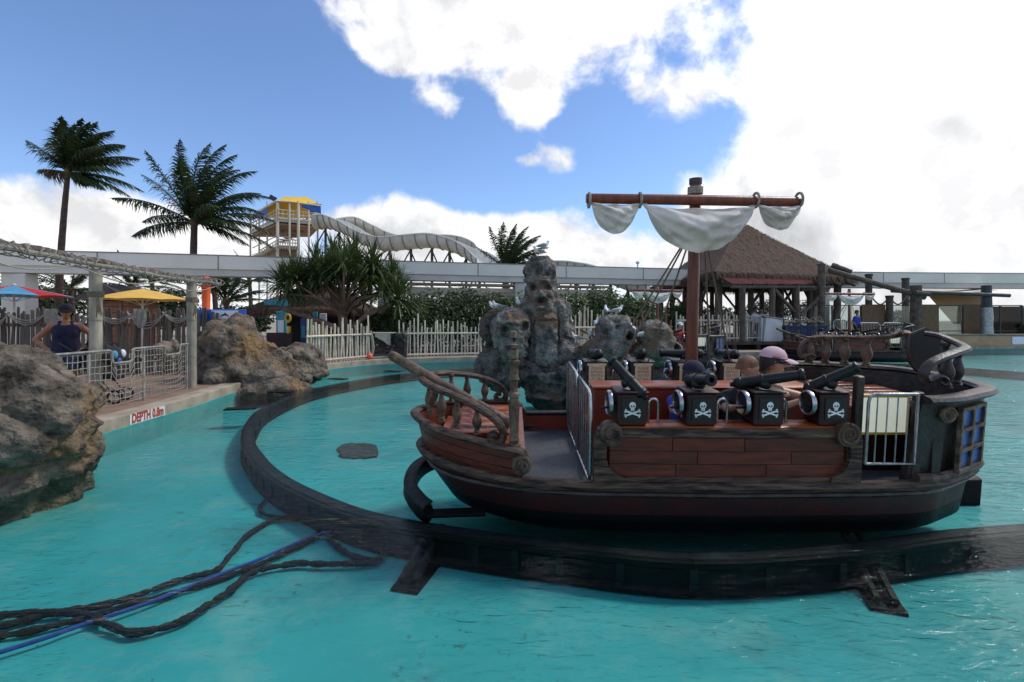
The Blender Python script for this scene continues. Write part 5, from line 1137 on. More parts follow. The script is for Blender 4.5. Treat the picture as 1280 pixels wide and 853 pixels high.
slide('low white flume humping up behind the monorail near the stone figure', [P(625, 336, 33), P(650, 331, 33), P(680, 328, 33), P(710, 328, 33), P(735, 331, 32.5), P(760, 338, 32), P(785, 347, 31.5), P(810, 356, 31)], 0.9, cover=False)
slide('pale flume sweeping low through the top of the hedge', [P(520, 388, 25), P(555, 380, 25), P(590, 371, 25), P(625, 366, 25), P(665, 363, 25)], .55, sup=False, mname='sail_white')
tw = empty('slide_tower', P(355, 400, 42)*1.0, 'cream steel slide tower with yellow and blue canopy behind the pandanus tree', 'tower'); tw.location.z = Z; o = tw.location
def TP(u, v, D=42): return P(u, v, D)-o
k42 = 42/F
cx_ = [(313, 44), (333, 44), (347, 40), (373, 40.5), (386, 41), (397, 42)]
for u, D in ((313, 45), (324, 45), (334, 44), (347, 40), (362, 40.3), (373, 40.6), (386, 41), (397, 41.5)):
    top_ = 252 if u > 330 else 262; m = MB(); a = TP(u, 420, D); b = TP(u, top_, D); m.tube([(a.x, a.y, 0), (b.x, b.y, b.z)], .13 if u in (347, 373) else .085, 6); m.build('post', 'tower_cream', tw)
def slab(us, v0, v1, name, mm):
    m = MB(); pts = [TP(u, v0, D) for u, D in us]; q = [TP(u, v1, D) for u, D in us]; n = len(pts); zz0 = q[0].z; zz1 = pts[0].z
    m.add([(p.x, p.y, zz0) for p in pts]+[(p.x, p.y, zz1) for p in pts], [tuple(range(n)), tuple(range(2*n-1, n-1, -1))]+[(i, (i+1) % n, n+(i+1) % n, n+i) for i in range(n)]); return m.build(name, mm, tw)
foot_ = [(347, 40), (399, 41.5), (388, 46), (312, 46)]
slab(foot_, 273, 277, 'upper_floor', 'tower_cream'); slab(foot_, 279, 281, 'floor_underside', 'tower_rust'); slab([(347, 40), (372, 40.6), (365, 46), (325, 46)], 307, 310, 'lower_floor', 'tower_cream'); slab([(347, 40.3), (371, 40.8), (365, 45), (330, 45)], 311, 322, 'lower_room', 'tower_rust')
for (ua, Da, ub, Db), vs_ in (((347, 39.9, 398, 41.4), (262, 267, 272)), ((347, 39.9, 313, 45.9), (262, 267, 272)), ((347, 39.9, 372, 40.5), (299, 303, 307)), ((347, 39.9, 325, 45.9), (300, 304, 308))):
    m = MB()
    for v_ in vs_: za = TP(ua, v_, Da).z; a = TP(ua, v_, Da); b = TP(ub, v_, Db); m.tube([(a.x, a.y, za), (b.x, b.y, za)], .05, 5)
    for k in range(9): a = TP(ua, vs_[0], Da).lerp(TP(ub, vs_[0], Db), k/8); zt_ = TP(ua, vs_[0], Da).z; zb_ = TP(ua, vs_[2], Da).z; m.tube([(a.x, a.y, zb_-.3), (a.x, a.y, zt_)], .035, 5)
    m.build('guard_rail', 'tower_cream', tw)
m = MB(); a, b = TP(345, 309, 40.5), TP(316, 322, 45); 
for k in range(9): p = a.lerp(b, k/8); m.box(p, (.9, .35, .06))
m.tube([a+V((0, 0, .9)), b+V((0, 0, .9))], .05, 5); m.tube([a, b], .09, 5); m.build('stair', 'tower_cream', tw)
m = MB(); a, b = TP(352, 303, 43), TP(392, 282, 43)
for k in range(10): p = a.lerp(b, k/9); m.box(p, (.5, 1.0, .06))
m.tube([a, b], .1, 5); m.tube([a+V((0, 0, .9)), b+V((0, 0, .9))], .06, 5); m.build('stair', 'tower_rust', tw)
zr = TP(347, 252, 40).z; q4 = [TP(346, 252, 39.8), TP(401, 252, 41.3), TP(389, 252, 46.2), TP(311, 252, 46.2)]; q4 = [V((p.x, p.y, zr)) for p in q4]; ap = V(((q4[0].x+q4[2].x)/2, (q4[0].y+q4[2].y)/2, zr+1.15)); r0, r1 = ap+V((-1.0, 0, 0)), ap+V((1.0, 0, 0))
for nm, f_, mm in (('front', [q4[0], q4[1], r1, r0], 'canopy_yellow'), ('right', [q4[1], q4[2], r1], 'canopy_blue'), ('back', [q4[2], q4[3], r0, r1], 'canopy_yellow'), ('left', [q4[3], q4[0], r0], 'canopy_blue')):
    m = MB(); n = len(f_); m.add(f_+[p-V((0, 0, .05)) for p in f_], [tuple(range(n)), tuple(range(2*n-1, n-1, -1))]+[(i, (i+1) % n, n+(i+1) % n, n+i) for i in range(n)]); m.build('canopy', mm, tw)
m = MB(); m.tube(q4, .1, 6, closed=True); m.build('roof_frame', 'tower_cream', tw)
for (a, b) in ((q4[0].lerp(q4[1], .55), q4[1]), (q4[3], q4[3].lerp(q4[0], .7))):
    m = MB(); m.add([a-V((0, 0, .1)), b-V((0, 0, .1)), b-V((0, -.05, .75)), a-V((0, -.05, .35))], [(0, 1, 2, 3)]); m.build('side_curtain', 'canopy_blue', tw)
m = MB(); m.box((TP(341, 248, 41)), (.5, .3, .4), Matrix.Rotation(.5, 3, 'Y')); m.build('floodlight', 'steel_dark', tw)
# ================================================================== VEGETATION
def frond(mb, base, d0, ln, wind, grav, leaf, seed, n=26, droop=.8, lw=.35):
    rs = random.Random(seed); p = V(base); d = V(d0).normalized(); ds = ln/n; pts = [p.copy()]; dirs = [d.copy()]
    for k in range(n):
        t = k/n; d = (d+(V((0, 0, -1))*grav+V(wind))*ds*(.35+1.3*t)).normalized(); p = p+d*ds; pts.append(p.copy()); dirs.append(d.copy())
    mb.tube(pts, [.035*(1-.85*k/n)+.004 for k in range(n+1)], 5)
    for k in range(3*n-6):
        t = (k+6)/(3*n); i = min(int(t*n), n-1); f = t*n-i; c = pts[i].lerp(pts[i+1], f); d = dirs[i]
        side = d.cross(V((0, 0, 1))); side = side.normalized() if side.length > .05 else V((1, 0, 0)); up = side.cross(d)
        L_ = leaf*(math.sin(math.pi*min(1, .12+t*.9))**.6)*(1-.35*t)*rs.uniform(.65, 1.15)
        for s in (-1, 1):
            lwv = V((lw, 0, -.2*lw)); e = (side*s*.62+d*.62+V((0, 0, -.28*droop))+lwv+V((rs.uniform(-.22, .22), rs.uniform(-.22, .22), rs.uniform(-.22, .22)))).normalized(); m_ = c+e*L_*.5; e2 = (e+V((0, 0, -.75*droop))+lwv*1.1+V((rs.uniform(-.2, .2), 0, rs.uniform(-.25, .2)))).normalized(); q = m_+e2*L_*.5
            w_ = (d-e*d.dot(e)).normalized()*.022
            mb.add([c-w_*.6, c+w_*.6, m_+w_, m_-w_, q], [(0, 1, 2, 3), (3, 2, 4)])
def palm(name, trunk, r0, r1, fr, wind, leaf, label, ln, group='palm trees', mname='leaf_palm', grav=.35, n=26, droop=.8, cat='palm tree'):
    base = V(trunk[0]); t = empty(name, base, label, cat, group); path = spline([V(p)-base for p in trunk], 8); m = MB(); k = len(path)
    m.tube(path, [(r0+(r1-r0)*i/(k-1))*(1+.05*(i % 2)) for i in range(k)], 10); m.build('trunk', 'palm_trunk', t); top = path[-1]
    m = MB(); m.sph(top+V((0, 0, .05)), (r1*1.5, r1*1.5, r1*2.2), 10, 8); m.build('crown_heart', 'leaf_palm_dry', t)
    for i, f in enumerate(fr):
        az, el, sc = f[:3]; d = V((math.sin(R(az))*math.cos(R(el)), -math.cos(R(az))*math.cos(R(el)), math.sin(R(el)))); m = MB(); frond(m, top+d*r1*.8, d, ln*sc, wind, grav, leaf, i*7+len(label), n, droop); m.build('frond', mname if not (len(f) > 3) else 'leaf_palm_dry', t, smooth=False)
    return t
# azimuth: 0 = towards the camera, 90 = right; the trade wind blows to the right
palm('palm_tree', [G(74, 400.1, 0)*0+V((-20.75, 22, Z)), V((-20.75, 22, 3.2)), V((-20.55, 22, 6.2)), V((-20.35, 22, 8.3))], .17, .09,
     [(-92, 42, .8), (-100, 55, .6), (60, 80, .85), (100, 70, .95), (120, 84, .9), (20, 85, .85), (70, 62, .9), (90, 30, 1.0), (75, 15, 1.05), (110, 5, 1.0), (95, -8, .95), (60, 40, .9), (130, 45, .95), (150, 60, .9), (30, 60, .85), (-20, 75, .8), (170, 75, .8), (85, 50, 1.0), (70, -12, .8), (-60, 78, .75), (80, -25, .4, 1), (-80, 10, .35, 1)],
     (.26, 0, .0), 1.0, 'tallest coconut palm bent by the wind above the monorail, single frond streaming left', 3.1, grav=.32, n=30, droop=1.1)
palm('palm_tree', [V((-15.3, 23, Z)), V((-15.3, 23, 3)), V((-15.22, 23, 6.2))], .2, .13,
     [(-95, 48, 1.0), (-100, 20, .85), (-60, 60, .95), (-30, 72, 1.05), (10, 78, 1.1), (40, 85, 1.15), (80, 80, 1.1), (100, 68, 1.1), (60, 62, 1.05), (90, 45, 1.1), (75, 28, 1.1), (95, 12, 1.1), (110, 0, 1.05), (60, 8, .95), (-80, 2, .75), (20, 40, .9), (150, 55, 1.0), (180, 75, 1.0), (-140, 70, .95), (130, 30, 1.0), (-110, 65, .95), (85, -10, .8), (-70, 30, .9), (0, 60, 1.0), (40, 25, .9)],
     (.17, 0, .0), 1.05, 'full-crowned coconut palm with upswept fronds behind the bamboo pole', 3.7, grav=.28, n=32, droop=1.1)
def small_palm(u, vtop, D, ln, label, n=15, seed=0, wind=(.05, 0, 0)):
    rs = random.Random(seed); p = P(u, vtop, D); palm('palm_tree', [V((p.x, p.y, Z)), V((p.x+.1, p.y, p.z*.5)), p], .18, .12, [(i*360/n+rs.uniform(-15, 15), rs.uniform(-5, 75), rs.uniform(.8, 1.1)) for i in range(n)], wind, ln*.22, label, ln, grav=.3, n=16)
small_palm(165, 360, 27, 2.0, 'small palm showing just above the yellow parasol', 14, 1)
small_palm(283, 378, 24, 2.2, 'small palm between the orange tube and the kiosk', 16, 2)
small_palm(268, 366, 28, 2.4, 'palm rising behind the orange tube', 14, 3)
small_palm(88, 362, 26, 2.3, 'low palm behind the standing woman', 16, 4)
small_palm(312, 352, 36, 2.3, 'distant palm under the monorail below the slide tower', 14, 6)
small_palm(190, 352, 34, 2.2, 'distant dark palm under the monorail between the bamboo poles', 14, 8)
pp = P(632, 336, 29)
palm('palm_tree', [V((pp.x, pp.y, Z)), V((pp.x, pp.y, 2.5)), pp], .25, .18, [(-70, 62, .9), (-40, 70, .95), (0, 75, .95), (40, 72, 1), (70, 60, 1.0), (90, 45, 1.0), (100, 25, .9), (80, 10, .8), (-90, 40, .75), (-80, 15, .6), (150, 70, .9), (30, 55, .9), (-20, 50, .8), (60, 35, .9), (110, 60, .95), (180, 80, .9)], (.2, 0, .0), .8, 'windblown palm top rising behind the monorail above the stone figure', 2.9, grav=.25)
# pandanus with sword-leaf rosettes
pt = V((-6.75, 19.4, Z)); pa = empty('pandanus_tree', pt, 'spreading pandanus tree with spiky leaf rosettes behind the bamboo fence', 'tree')
ros = [(352, 352), (372, 332), (395, 316), (418, 306), (442, 302), (466, 316), (486, 336), (500, 358), (478, 362), (450, 330), (425, 326), (400, 342), (382, 358), (436, 346), (462, 344), (410, 322), (365, 345), (490, 346), (455, 372), (392, 332), (430, 315), (360, 362), (412, 352), (446, 318), (472, 328), (420, 338), (498, 370)]
rs = random.Random(11)
def leaf_sword(mb, c, d, L_, w_, rs):
    side = d.cross(V((0, 0, 1))); side = side.normalized() if side.length > .05 else V((1, 0, 0)); pts = [c]; dd = d.copy(); p = c.copy()
    for k in range(4): dd = (dd+V((0, 0, -1))*(.10+.22*k/3)*(1.1-abs(dd.z)*.6)).normalized(); p = p+dd*L_/4; pts.append(p.copy())
    ws = [w_*.8, w_, w_*.9, w_*.6, .004]; up = side.cross(d).normalized(); vs = []
    for q, ww in zip(pts, ws): vs += [q-side*ww+up*ww*.35, q, q+side*ww+up*ww*.35]
    mb.add(vs, [f for k in range(4) for f in ((k*3, k*3+1, k*3+4, k*3+3), (k*3+1, k*3+2, k*3+5, k*3+4))])
for i, (u, v) in enumerate(ros):
    D = 19.4+rs.uniform(-1.3, 1.3); c = P(u, v+(18 if v < 338 else 6), D)-pt; m = MB(); ax = V((rs.uniform(-.4, .4), rs.uniform(-.4, .3), 1)).normalized()
    for k in range(95):
        el = R(rs.uniform(-30, 85)); az = rs.uniform(0, 6.283); d = V((math.cos(az)*math.cos(el), math.sin(az)*math.cos(el), math.sin(el))); leaf_sword(m, c+d*.06+V((0, 0, .2*(k/64-.5))), d, rs.uniform(.75, 1.2), .034, rs)
    m.build('leaf_rosette', 'leaf_pandanus', pa, smooth=False)
    m = MB(); j = P(430+(u-430)*(.3+.25*((i*7) % 5)/4), 376-(0 if v > 340 else 14)-3*(i % 4), D)-pt; lo = P(426+(i % 3)*3, 396-(i % 4)*5, 19.4)-pt; m.tube(spline([lo, j, c], 5), [.06-.03*k/10 for k in range(11)], 7); m.build('branch', 'pandanus_trunk', pa)
m = MB(); m.tube(spline([V((-.05, 0, -.05)), P(430, 420, 19.4)-pt, P(427, 390, 19.4)-pt, P(418, 370, 19.4)-pt], 6), [.24-.10*k/18 for k in range(19)], 10); m.build('trunk', 'pandanus_trunk', pa)
for a, b, c in (((425, 412), (390, 398), (352, 386)), ((440, 412), (458, 395), (490, 380))): m = MB(); m.tube(spline([P(*a, 19.2)-pt, P(*b, 19.0)-pt, P(*c, 18.8)-pt], 6), [.12-.04*k/12 for k in range(13)], 8); m.build('low_limb', 'pandanus_trunk', pa)
# leafy masses
def leaf_mass(mb, c, r, n, size, rs, shell=.55, squash=1):
    c = V(c)
    for k in range(n):
        d = V((rs.gauss(0, 1), rs.gauss(0, 1), rs.gauss(0, 1))).normalized(); q = (shell+(1-shell)*rs.random()**.6); lump = 1+.28*noise.noise(V((d.x*2.4+c.x, d.y*2.4+c.y, d.z*2.4)))+.14*noise.noise(V((d.x*6, d.y*6+c.x, d.z*6)))
        p = c+V((d.x*r[0], d.y*r[1], d.z*r[2]))*q*lump
        a = (d+V((rs.uniform(-1, 1), rs.uniform(-1, 1), rs.uniform(-.4, 1)))*.9).normalized(); b = a.orthogonal().normalized(); b = (b*math.cos(k)+a.cross(b)*math.sin(k)); s = size*rs.uniform(.6, 1.25); e = a.cross(b)
        mb.add([p-b*s, p+e*s*.38+a*s*.12, p+b*s, p-e*s*.38+a*s*.12], [(0, 1, 2, 3)])
def bush(label, c, r, n, size, mname='leaf_hedge', name='bush', cat='bush', group='hedge bushes behind the fence', seed=0, trunk=None):
    base = V((c[0], c[1], Z)); t = empty(name, base, label, cat, group); rs = random.Random(seed); m = MB(); c = V(c)-base; leaf_mass(m, c, r, n, size, rs); leaf_mass(m, c+V((r[0]*.4, 0, r[2]*.35)), (r[0]*.6, r[1]*.7, r[2]*.6), n//3, size, rs); leaf_mass(m, c+V((-r[0]*.45, 0, r[2]*.25)), (r[0]*.55, r[1]*.7, r[2]*.6), n//3, size, rs); m.build('crown' if name == 'tree' else 'foliage', mname, t, smooth=False)
    m = MB()
    for k in range(4 if not trunk else 1): a = rs.uniform(0, 6.28); m.tube([(0, 0, -.02), (.15*math.cos(a), .15*math.sin(a), c.z*.6), (r[0]*.4*math.cos(a), r[1]*.4*math.sin(a), c.z)], [trunk or .05, (trunk or .05)*.8, .02], 6); 
    m.build('trunk' if name == 'tree' else 'stems', 'palm_trunk', t)
hed = ['hedge bush growing beside the pandanus trunk', 'hedge bush behind the net gate', 'hedge bush behind the middle of the white fence', 'hedge bush behind the right end of the white fence', 'hedge bush between the white fence end and the stone figure', 'hedge bush hidden behind the stone figure', 'hedge bush between the stone figure and the shouting stone head', 'hedge bush above the shouting stone head', 'hedge bush beyond the far boat mast', 'hedge bush beside the thatched pavilion posts']
for i, (u, vt, D) in enumerate(((478, 388, 20.3), (512, 366, 20.2), (545, 363, 20.6), (578, 360, 21), (612, 366, 21.3), (655, 368, 21.8), (712, 364, 22.2), (752, 360, 22.8), (795, 368, 23.2), (845, 378, 26))):
    zt = P(u, vt, D).z; h = zt-Z; bush(hed[i], (P(u, 0, D).x, D, Z+h*.52), (.95+.25*(i % 3)*.5, .85, h*.50), 2600, .085, seed=i)
for i, (u, vt, D, rx, lb) in enumerate(((15, 352, 30, 2.6, 'dark tree above the red and blue parasol'), (70, 360, 32, 2.2, 'dark round tree behind the standing woman'), (212, 362, 30, 1.6, 'dark tree between the yellow parasol and the orange tube'), (300, 384, 26, 1.6, 'low dark tree beside the thatched kiosk'), (770, 372, 36, 3.0, 'green tree beyond the far boat and bamboo fence'), (975, 376, 40, 3.4, 'tree seen between the pavilion posts'), (1115, 388, 45, 3.2, 'grey-green tree seen through the glass fence'), (1278, 386, 36, 1.6, 'dark shrub tree beyond the wrapped log post'), (880, 384, 36, 2.6, 'tree in the shade behind the pavilion'))):
    z_ = P(u, vt, D).z; bush(lb, (P(u, 0, D).x, D, Z+(z_-Z)*.62), (rx, 1.6, (z_-Z)*.42), 1500, .16, 'leaf_far', 'tree', 'tree', 'background trees', 30+i, .14)
bush('low dark shrub at the water edge beside the sand-coloured wall', (28.6, 26.6, .9), (1.2, 1.0, .75), 1500, .12, 'leaf_far', seed=77, group='background shrubs')
t = empty('lamp_post', P(797, 341, 26.9), 'slim white lamp standing on top of the monorail beam', 'lamp'); m = MB(); m.tube([(0, 0, -.35), (0, 0, .5)], .035, 8); m.build('stem', 'bin_white', t); m = MB(); m.sph((0, 0, .56), (.11, .11, .09), 10, 8); m.build('lamp_head', 'bin_white', t)
# ================================================================== THATCH
def thatch_roof(root, A, B, C_, D_, E0, E1, drop=.28, seed=0, nstraw=2600, sag=.06):
    """four hip faces, ridge E0-E1 (points local to root) and a straw coat"""
    faces = [(A, B, E1, E0), (B, C_, E1, E1), (C_, D_, E0, E1), (D_, A, E0, E0)]; cen = (E0+E1)/2; rs = random.Random(seed)
    for (a, b, c, d) in faces:
        rows = []; n, k = 26, 12; nrm = (b-a).cross(d-a).normalized(); nrm = nrm if nrm.z > 0 else -nrm
        for j in range(k+1):
            t = j/k; l0, l1 = a.lerp(d, t), b.lerp(c, t); rows.append([l0.lerp(l1, i/n)+nrm*(.07*noise.noise((l0.lerp(l1, i/n))*1.1)+.03*noise.noise((l0.lerp(l1, i/n))*4))-V((0, 0, sag*4*t*(1-t))) for i in range(n+1)])
        m = MB(); m.grid(rows); low = [p-V((0, 0, drop))+(cen-p)*V((1, 1, 0)).length*0 for p in rows[0]]; m.grid([low, rows[0]]); inn = [p.lerp(V((cen.x, cen.y, p.z)), .5)-V((0, 0, drop*.2)) + V((0, 0, (E0.z-A.z)*.45)) for p in low]; m.grid([inn, low]); m.build('thatch_slope', 'thatch', root, ang=1.0)
        m = MB(); dn = ((a+b)/2-(c+d)/2).normalized()
        for q in range(nstraw):
            s, t = rs.random(), rs.random()**1.5; p = a.lerp(d, t).lerp(b.lerp(c, t), s)-V((0, 0, sag*4*t*(1-t))); L_ = rs.uniform(.25, .55); sd_ = dn.cross(nrm)*.014; e = p+(dn+V((rs.uniform(-.15, .15), rs.uniform(-.15, .15), -.1)))*L_*.7+nrm*rs.uniform(.02, .12)
            m.add([p+nrm*.06-sd_, p+nrm*.06+sd_, e], [(0, 1, 2)])
        for q in range(int(nstraw*.5)):
            s = rs.random(); p = a.lerp(b, s)+nrm*rs.uniform(-.1, .08); e = p+V((dn.x*.25+rs.uniform(-.06, .06), dn.y*.25+rs.uniform(-.06, .06), -drop-rs.uniform(.02, .2))); sd_ = (b-a).normalized()*.02; m.add([p-sd_, p+sd_, e], [(0, 1, 2)])
        so = m.build('straw_coat', 'thatch_straw', root, smooth=False); so['kind'] = 'stuff'
def log(root, a, b, r=.1, name='post', mm='log_wood'):
    a, b = V(a), V(b); m = MB(); n = 6; m.tube([a.lerp(b, k/n)+V((noise.noise(a*3+V((k, 0, 0)))*r*.25, noise.noise(a*3+V((0, k, 0)))*r*.25, 0)) for k in range(n+1)], [r*(1+.08*noise.noise(b*2+V((k, k, 0)))) for k in range(n+1)], 9); return m.build(name, mm, root)
# ------------------------------------------------------------------ pavilion
po = V((13.5, 28, .6)); pv_ = empty('thatched_pavilion', po, 'open log pavilion with big thatched hip roof and red iron awning on the dock', 'pavilion')
ze = 3.72; A = V((9.15, 21.7, ze))-po; B = V((17.6, 24.6, ze))-po; C_ = V((17.9, 34, ze))-po; D_ = V((9.4, 32.7, ze))-po; E0, E1 = V((13.2, 28.0, 7.15))-po, V((13.9, 28.4, 7.15))-po
thatch_roof(pv_, A, B, C_, D_, E0, E1, .26, 3)
for q, tw_ in ((A, .14), (B, .14), (C_, .14), (D_, .14)):
    b = q+(V((E0.x, E0.y, q.z))-q)*tw_; log(pv_, (b.x, b.y, 0), (b.x, b.y, ze-.6+.2), .17)
for a, b in ((A, B), (B, C_), (C_, D_), (D_, A)):
    for t in (.25, .5, .75):
        q = a.lerp(b, t); q = q+(V((E0.x, E0.y, q.z))-q)*.14; log(pv_, (q.x, q.y, 0), (q.x, q.y, ze-.45), .14)
        d = (b-a).normalized(); log(pv_, (q.x, q.y, 1.6), (q.x+d.x*1.2, q.y+d.y*1.2, ze-.75), .075, 'brace')
    for z_ in (ze-.72, ): q0, q1 = (x+(V((E0.x, E0.y, x.z))-x)*.14 for x in (a, b)); log(pv_, (q0.x, q0.y, z_), (q1.x, q1.y, z_), .12, 'beam')
for k in range(9):
    q = A.lerp(B, (k+.5)/9); e = q+(E0-q)*.16; log(pv_, q+V((0, -.05, -.28))+(q-e)*.3, e+V((0, 0, -.35)), .075, 'rafter')
for k in range(10):
    q = A.lerp(D_, (k+.5)/10); e = q+(E0-q)*.6; log(pv_, q+V((0, 0, -.26))+(q-e)*.04, e+V((0, 0, -.3)), .06, 'rafter')
for k in range(7): a, b = (A.lerp(E0, .06+.12*k))-V((0, 0, .3)), (D_.lerp(E0, .06+.12*k))-V((0, 0, .3)); log(pv_, a, b, .035, 'purlin')
# red iron awning
a0, a1 = P(894, 343, 22.2)-po, P(1002, 343, 24.2)-po; b0, b1 = P(916, 355, 20.6)-po, P(1019, 355.5, 22.8)-po; rows = []
n = 96
for j in range(3): rows.append([(a0.lerp(a1, i/n)).lerp(b0.lerp(b1, i/n), j/2)+V((0, 0, .022*math.sin(i*math.pi/2))) for i in range(n+1)])
m = MB(); m.grid(rows); m.grid([[p-V((0, 0, .012)) for p in r] for r in rows]); m.build('iron_awning', 'red_iron', pv_); log(pv_, b0-V((0, -.1, .12)), b1-V((0, -.1, .12)), .08, 'awning_beam'); log(pv_, a0-V((0, -.1, .1)), a1-V((0, -.1, .1)), .08, 'awning_beam')
for u, D in ((928, 21), (965, 21.8), (996, 22.4)): q = P(u, 358, D)-po; log(pv_, (q.x, q.y, 0), (q.x, q.y, q.z), .13)
q = P(1027, 330, 23)-po; log(pv_, (q.x, q.y, 0), q, .16); log(pv_, P(1000, 395, 22.6)-po, P(1034, 363, 23.2)-po, .08, 'brace'); log(pv_, P(1000, 362, 22.8)-po, P(1036, 360, 23.4)-po, .11, 'beam'); log(pv_, P(968, 362, 21.8)-po, P(993, 390, 22.3)-po, .08, 'brace')
# long slanting log and its rope posts
t = empty('slanting_log', V((17.5, 23.5, .6)), 'long slanting log running down from the pavilion corner to a stout post', 'beam'); o = t.location
log(t, P(1036, 338, 23.5)-o, P(1156, 372, 23)-o, .13, 'long_log'); log(t, P(1064, 341, 24.4)-o, P(1040, 332, 24.6)-o, .16, 'log_stub')
t = empty('log_post', V((P(1145, 0, 23).x, 23, .17)), 'stout dark post holding the low end of the slanting log', 'post', 'dock posts'); log(t, (0, 0, 0), (0, 0, P(0, 357, 23).z-.17), .24, 'shaft'); log(t, (-.3, -.3, P(0, 366, 23).z-.17), (.4, -.3, P(0, 369, 23).z-.17), .1, 'crosspiece')
for i, (u, v0, D, lb) in enumerate(((1086, 345, 27, 'tall post behind the moored boat sail'), (1132, 350, 27, 'tall post between the rope swags'), (1112, 372, 26, 'short dark post in the rope swags'))):
    t = empty('log_post', V((P(u, 0, D).x, D, .6)), lb, 'post', 'dock posts'); log(t, (0, 0, 0), (0, 0, P(0, v0, D).z-.6), .17, 'shaft'); m = MB(); m.tube([(0, 0, P(0, v0, D).z-.6), (0, 0, P(0, v0, D).z-.5)], .2, 9); m.build('cap', 'steel_dark', t)
t = empty('rope_swags', P(1110, 380, 26), 'rope swags slung between the posts beyond the moored boat', 'rope'); o = t.location
for ua, ub in ((1090, 1112), (1112, 1134), (1134, 1150)):
    m = MB(); a, b = P(ua, 372, 26)-o, P(ub, 370, 26)-o; m.tube([a.lerp(b, s)-V((0, 0, .42*math.sin(math.pi*s))) for s in np.linspace(0, 1, 11)], .04, 6); m.build('swag', 'rope', t)
gb = [V(p+(0,)) for p in ((-5.6, 17.3), (-4.1, 17.85), (-2.5, 18.45), (-.6, 18.9), (1.6, 19.5), (3.2, 20.9), (5, 21.6), (7, 21.9), (7, 26), (-9, 24), (-9, 19))]
tag(flat(gb, Z+.02).build('garden_bed', 'soil', smooth=False), kind='structure')
# ------------------------------------------------------------------ dock
def plat(name, poly, z0, z1, mm):
    m = MB(); m.prism(poly, z0, z1, 'z'); return tag(m.build(name, mm, smooth=False), kind='structure')
plat('dock', [(7.3, 20.7), (12.2, 21.2), (20.2, 21.9), (20.2, 35), (7.3, 35)], .46, .6, 'log_wood')
plat('dock_base', [(7.5, 21.3), (20, 22.5), (20, 34.8), (7.5, 34.8)], -.5, .455, 'shop_dark')
plat('landing_ledge', [(6.6, 18.9), (12.0, 19.9), (12.0, 21.0), (6.6, 20.4)], -.5, .24, 'concrete')
for k in range(12):
    x = 7.5+k*1.08; y = 20.75+(x-7.3)*.09; t_ = empty('mooring_post', (x, y-.1, -.42), 'short dark mooring pile along the front of the dock', 'post', 'mooring piles under the dock'); log(t_, (0, 0, 0), (0, 0, .86), .09, 'shaft', 'shop_dark')
# steel barriers, queue rails, blue planter, clutter
def barrier(u0, u1, D, z0, h, label, n=8):
    a, b = P(u0, 0, D), P(u1, 0, D); w_ = b.x-a.x; t = empty('barrier', (a.x, D, z0), label, 'barrier', 'steel crowd barriers on the dock'); m = MB(); m.tube([(0, 0, .02), (0, 0, h-.1), (.1, 0, h), (w_-.1, 0, h), (w_, 0, h-.1), (w_, 0, .02)], .028, 8); m.tube([(0, 0, .14), (w_, 0, .14)], .022, 6); m.build('frame', 'steel', t)
    for k in range(1, n): m = MB(); m.tube([(w_*k/n, 0, .14), (w_*k/n, 0, h)], .012, 5); m.build('bar', 'dull_steel', t)
barrier(934, 952, 21.3, .6, 1.1, 'steel crowd barrier between the dock picket fence and the grey bin'); barrier(978, 990, 21.5, .6, 1.1, 'steel crowd barrier between the grey bin and the blue planter', 5); barrier(1042, 1058, 21.9, .6, .95, 'steel crowd barrier between the blue planter and the long barrier', 6); barrier(1062, 1100, 22.3, .6, .8, 'long steel barrier behind the moored boat', 10); barrier(1103, 1128, 22.5, .6, .8, 'short steel barrier at the dock end nearest the glass fence', 8)
t = empty('bin', (P(962, 0, 21.6).x, 21.6, .6), 'pale grey sloping bin beside the steel crowd barrier', 'bin'); m = MB(); m.prism([(-.42, 0), (.46, 0), (.36, .95), (-.3, 1.05)], -.3, .3, 'y'); m.build('bin_body', 'bin_white', t); m = MB(); m.box((.02, 0, 1.05), (.8, .66, .05), Matrix.Rotation(R(8), 3, 'Y')); m.build('lid', 'dull_steel', t)
t = empty('planter', (P(1012, 0, 20.9).x, 21.4, .35), 'dark blue slatted planter box at the dock edge', 'planter'); m = MB(); m.box((0, 0, .46), (1.85, .6, .84)); m.build('box', 'panel_black', t)
for k in range(14): m = MB(); m.box((-.88+k*.135, -.315, .46), (.115, .03, .9)); m.build('slat', 'bin_blue', t)
m = MB(); m.box((0, -.03, .93), (1.95, .7, .06)); m.build('top_rim', 'bin_blue', t)
t = empty('dock_net', (P(1000, 0, 21.3).x, 21.4, 1.4), 'bundled grey netting heaped on the blue planter', 'netting'); m = MB(); rs = random.Random(5)
for k in range(14): x0 = rs.uniform(-.8, .7); m.tube([(x0, rs.uniform(-.2, .1), .02), (x0+.15, rs.uniform(-.3, .1), rs.uniform(.1, .3)), (x0+.4, rs.uniform(-.2, .1), .03)], .035, 6)
m.build('net_heap', 'net_grey', t)
mini((P(944, 0, 22.5).x, 22.5, .6), 20, 'skin_tan', 'cloth_white', 'cloth_denim', .98, False, 'person in white shirt standing behind the steel barrier under the pavilion', None, 'hair_dark', 'people on the dock')
mini((P(952, 0, 23).x, 23.0, .6), -30, 'skin_fair', 'cloth_white', 'cloth_black', .96, False, 'person in pale shirt beside another under the pavilion', None, 'hair_dark', 'people on the dock')
mini((P(1081, 0, 21.4).x, 21.9, .6), 10, 'skin_tan', 'cloth_blue', 'cloth_black', .88, False, 'person in bright blue shirt on the dock behind the moored boat', None, 'hair_dark', 'people on the dock')
